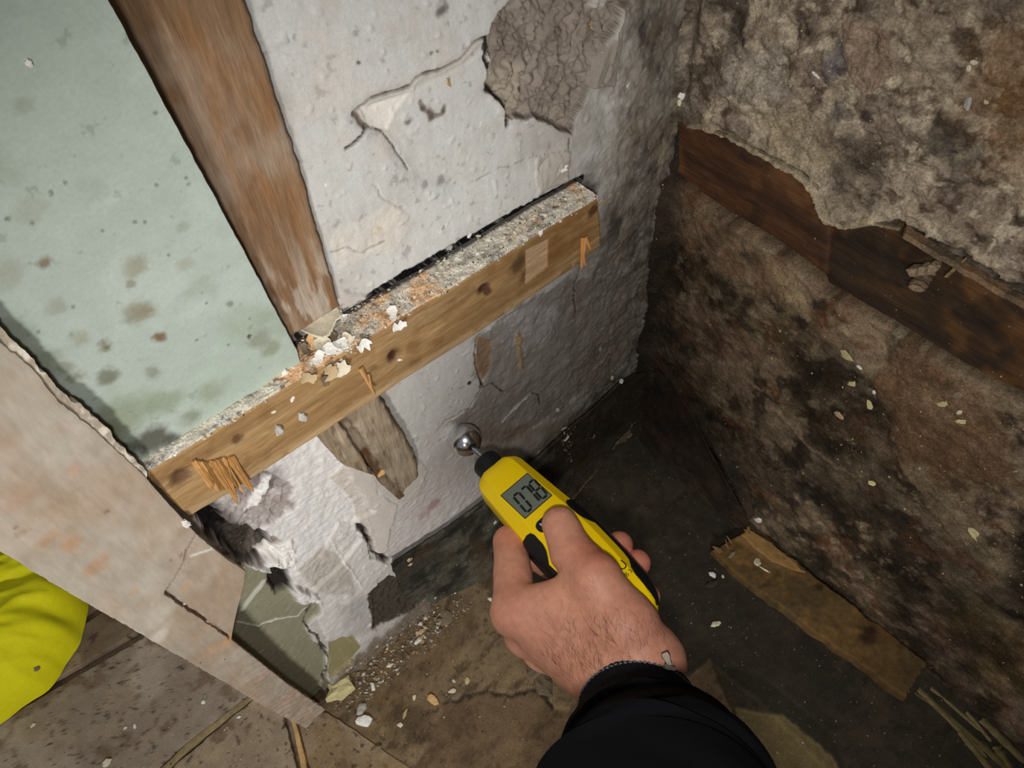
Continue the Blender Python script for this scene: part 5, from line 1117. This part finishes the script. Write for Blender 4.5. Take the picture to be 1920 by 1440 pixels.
# thumbnail, seen edge-on at the tip
# ---- sleeve
MSL = surfmat('black_cloth', 0.95, 0.2, 1500, 0.4, 1200, 0.1, col=(13, 13, 16))
MCF = surfmat('black_knit', 0.95, 0.2, 1500, 0.5, 1200, 0.12, col=(25, 27, 34))
path = [(Dp(1197, 1316, .389), 29.6, 27.5), (Dp(1199, 1335, .382), 30, 28), (Dp(1203, 1364, .371), 31.8, 29.5), (Dp(1206, 1392, .361), 35.5, 32), (Dp(1212, 1428, .348), 41, 35), (Dp(1222, 1474, .328), 48.5, 41), (Dp(1236, 1560, .285), 51, 46), (Dp(1262, 1800, .235), 54, 49), (Dp(1290, 2300, .180), 58, 54), (Dp(1330, 3400, .13), 62, 60)]
def tube(name, path, n, k, mat, rib=0, thick=0.0015, wr=0.0, seed=0, capend=False):
    C_ = resample([p[0] for p in path], n); d0 = np.r_[0, np.cumsum([np.linalg.norm(path[i+1][0]-path[i][0]) for i in range(len(path)-1)])]; t = np.linspace(0, d0[-1], n)
    ra = np.interp(t, d0, [p[1] for p in path])/1000; rb = np.interp(t, d0, [p[2] for p in path])/1000
    T = np.gradient(C_, axis=0)
    for _ in range(4): T[1:-1] = (T[:-2]+T[1:-1]*2+T[2:])/4
    T /= np.linalg.norm(T, axis=1)[:, None]; side = np.cross(T, -M[2]); side /= np.linalg.norm(side, axis=1)[:, None]; up_ = np.cross(side, T)
    th = np.linspace(0, 2*np.pi, k, endpoint=False); ct, st_ = np.cos(th), np.sin(th)
    def shell(o_):
        r = 1.0
        G = C_[:, None]+side[:, None]*(ra[:, None]+o_)[..., None]*ct[None, :, None]+up_[:, None]*(rb[:, None]+o_)[..., None]*st_[None, :, None]
        nn = side[:, None]*ct[None, :, None]+up_[:, None]*st_[None, :, None]; h = 0
        if rib: h = h+.0005*np.abs(np.sin(rib*th/2))[None, :, None]*np.sin(np.pi*np.linspace(0, 1, n))[:, None, None]**.3
        if wr: h = h+wr*(fbm(np.cos(th)[None]*.03+t[:, None]*1.0, np.sin(th)[None]*.03+t[:, None]*.4, 26, 3, seed)-.5)[..., None]*2*np.clip(t/.03, 0, 1)[:, None, None]
        return G+nn*h
    a = shell(0); b = shell(-thick); vs = np.concatenate([a.reshape(-1, 3), b.reshape(-1, 3)]); off = n*k
    i = (np.arange(n-1)[:, None]*k+np.arange(k)[None]).ravel(); j = (np.arange(n-1)[:, None]*k+(np.arange(k)[None]+1) % k).ravel(); fa = np.stack([i, j, j+k, i+k], 1)
    e = np.arange(k); e1 = (e+1) % k; r0 = np.stack([e1, e, e+off, e1+off], 1); z = (n-1)*k; r1 = np.stack([e+z, e1+z, e1+z+off, e+z+off], 1)
    o = mesh_obj(name, vs, np.concatenate([fa, fa[:, ::-1]+off, r0, r1]), mat, smooth=True)
    bm = bmesh.new(); bm.from_mesh(o.data); bmesh.ops.recalc_face_normals(bm, faces=bm.faces); bm.to_mesh(o.data); bm.free()
    reparent(o, person); return o, a
cuff, ca = tube('cuff', path[:3]+[(path[3][0], 33.4, 30.4)], 26, 240, MCF, rib=60)
slv_, sa_ = tube('sleeve', [(path[3][0], 34.0, 31.0), (path[3][0]*.72+path[4][0]*.28, 38, 33.4)]+path[4:], 150, 160, MSL, wr=.004)
# stitching along the cuff edge, zip pull
vs = []; fs = []
for kk in range(0, 240, 3):
    p = ca[6, kk]; q = ca[6, (kk+2) % 240]; nn = (p-ca[6].mean(0)); nn /= np.linalg.norm(nn); up_ = np.cross(nn, q-p); up_ /= np.linalg.norm(up_); b = len(vs)
    for e in (p, q):
        for s in (-1, 1): vs.append(tuple(e+nn*.0008+up_*.00026*s)); vs.append(tuple(e+nn*-.0004+up_*.00022*s))
    fs += [(b, b+2, b+6, b+4), (b, b+4, b+5, b+1), (b+2, b+3, b+7, b+6), (b, b+1, b+3, b+2), (b+4, b+6, b+7, b+5)]
MTH = plain('grey_thread', (104, 108, 120), .8)
o = mesh_obj('stitching', vs, fs, MTH); prop(o, 'grey stitching', kind='stuff'); reparent(o, person)
MZP = plain('zip_metal', (150, 140, 124), .3, 1.0)
def bar3(name, a, b, w_, t_, mat):
    a = np.array(a); b = np.array(b); d = (b-a)/np.linalg.norm(b-a); v = CAM-a; v /= np.linalg.norm(v); s = np.cross(d, v); s /= np.linalg.norm(s); n_2 = np.cross(s, d)
    rings = []
    vs = []; fs = []
    for i, u in enumerate(np.linspace(0, 1, 9)):
        ww = w_*(0.65+.35*math.sin(math.pi*min(1, u*1.3+.15))); c = a+(b-a)*u
        for sx, sz in ((-1, -.6), (-.8, .8), (.8, .8), (1, -.6)): vs.append(tuple(c+s*sx*ww/2+n_2*sz*t_/2))
        if i: k = (i-1)*4; fs += [(k+j, k+(j+1) % 4, k+4+(j+1) % 4, k+4+j) for j in range(4)]
    fs += [(3, 2, 1, 0), tuple(32+j for j in range(4))]
    o = mesh_obj(name, vs, fs, mat); reparent(o, person); return o
q0 = np.array([ca[4].reshape(-1, 3)[i] for i in range(240)]); pp = (q0-CAM) @ M.T; qx = 960+FPX*pp[:, 0]/pp[:, 2]; qy = 720+FPX*pp[:, 1]/pp[:, 2]
fc = ((q0-q0.mean(0)) @ (CAM-q0.mean(0))) > 0; ii = int(np.argmin((qx-1256)**2+(qy-1236)**2+(~fc)*1e9)); zp = q0[ii]; tc_ = CAM-zp; tc_ /= np.linalg.norm(tc_)
zd = float(M[2] @ (zp-CAM))-.0045
bar3('zip_pull', Dp(1246, 1224, zd), Dp(1256, 1247, zd-.001), .0042, .0012, MZP)
bar3('zip_slider', Dp(1246, 1249, zd-.001), Dp(1266, 1255, zd-.001), .0030, .0018, MZP)
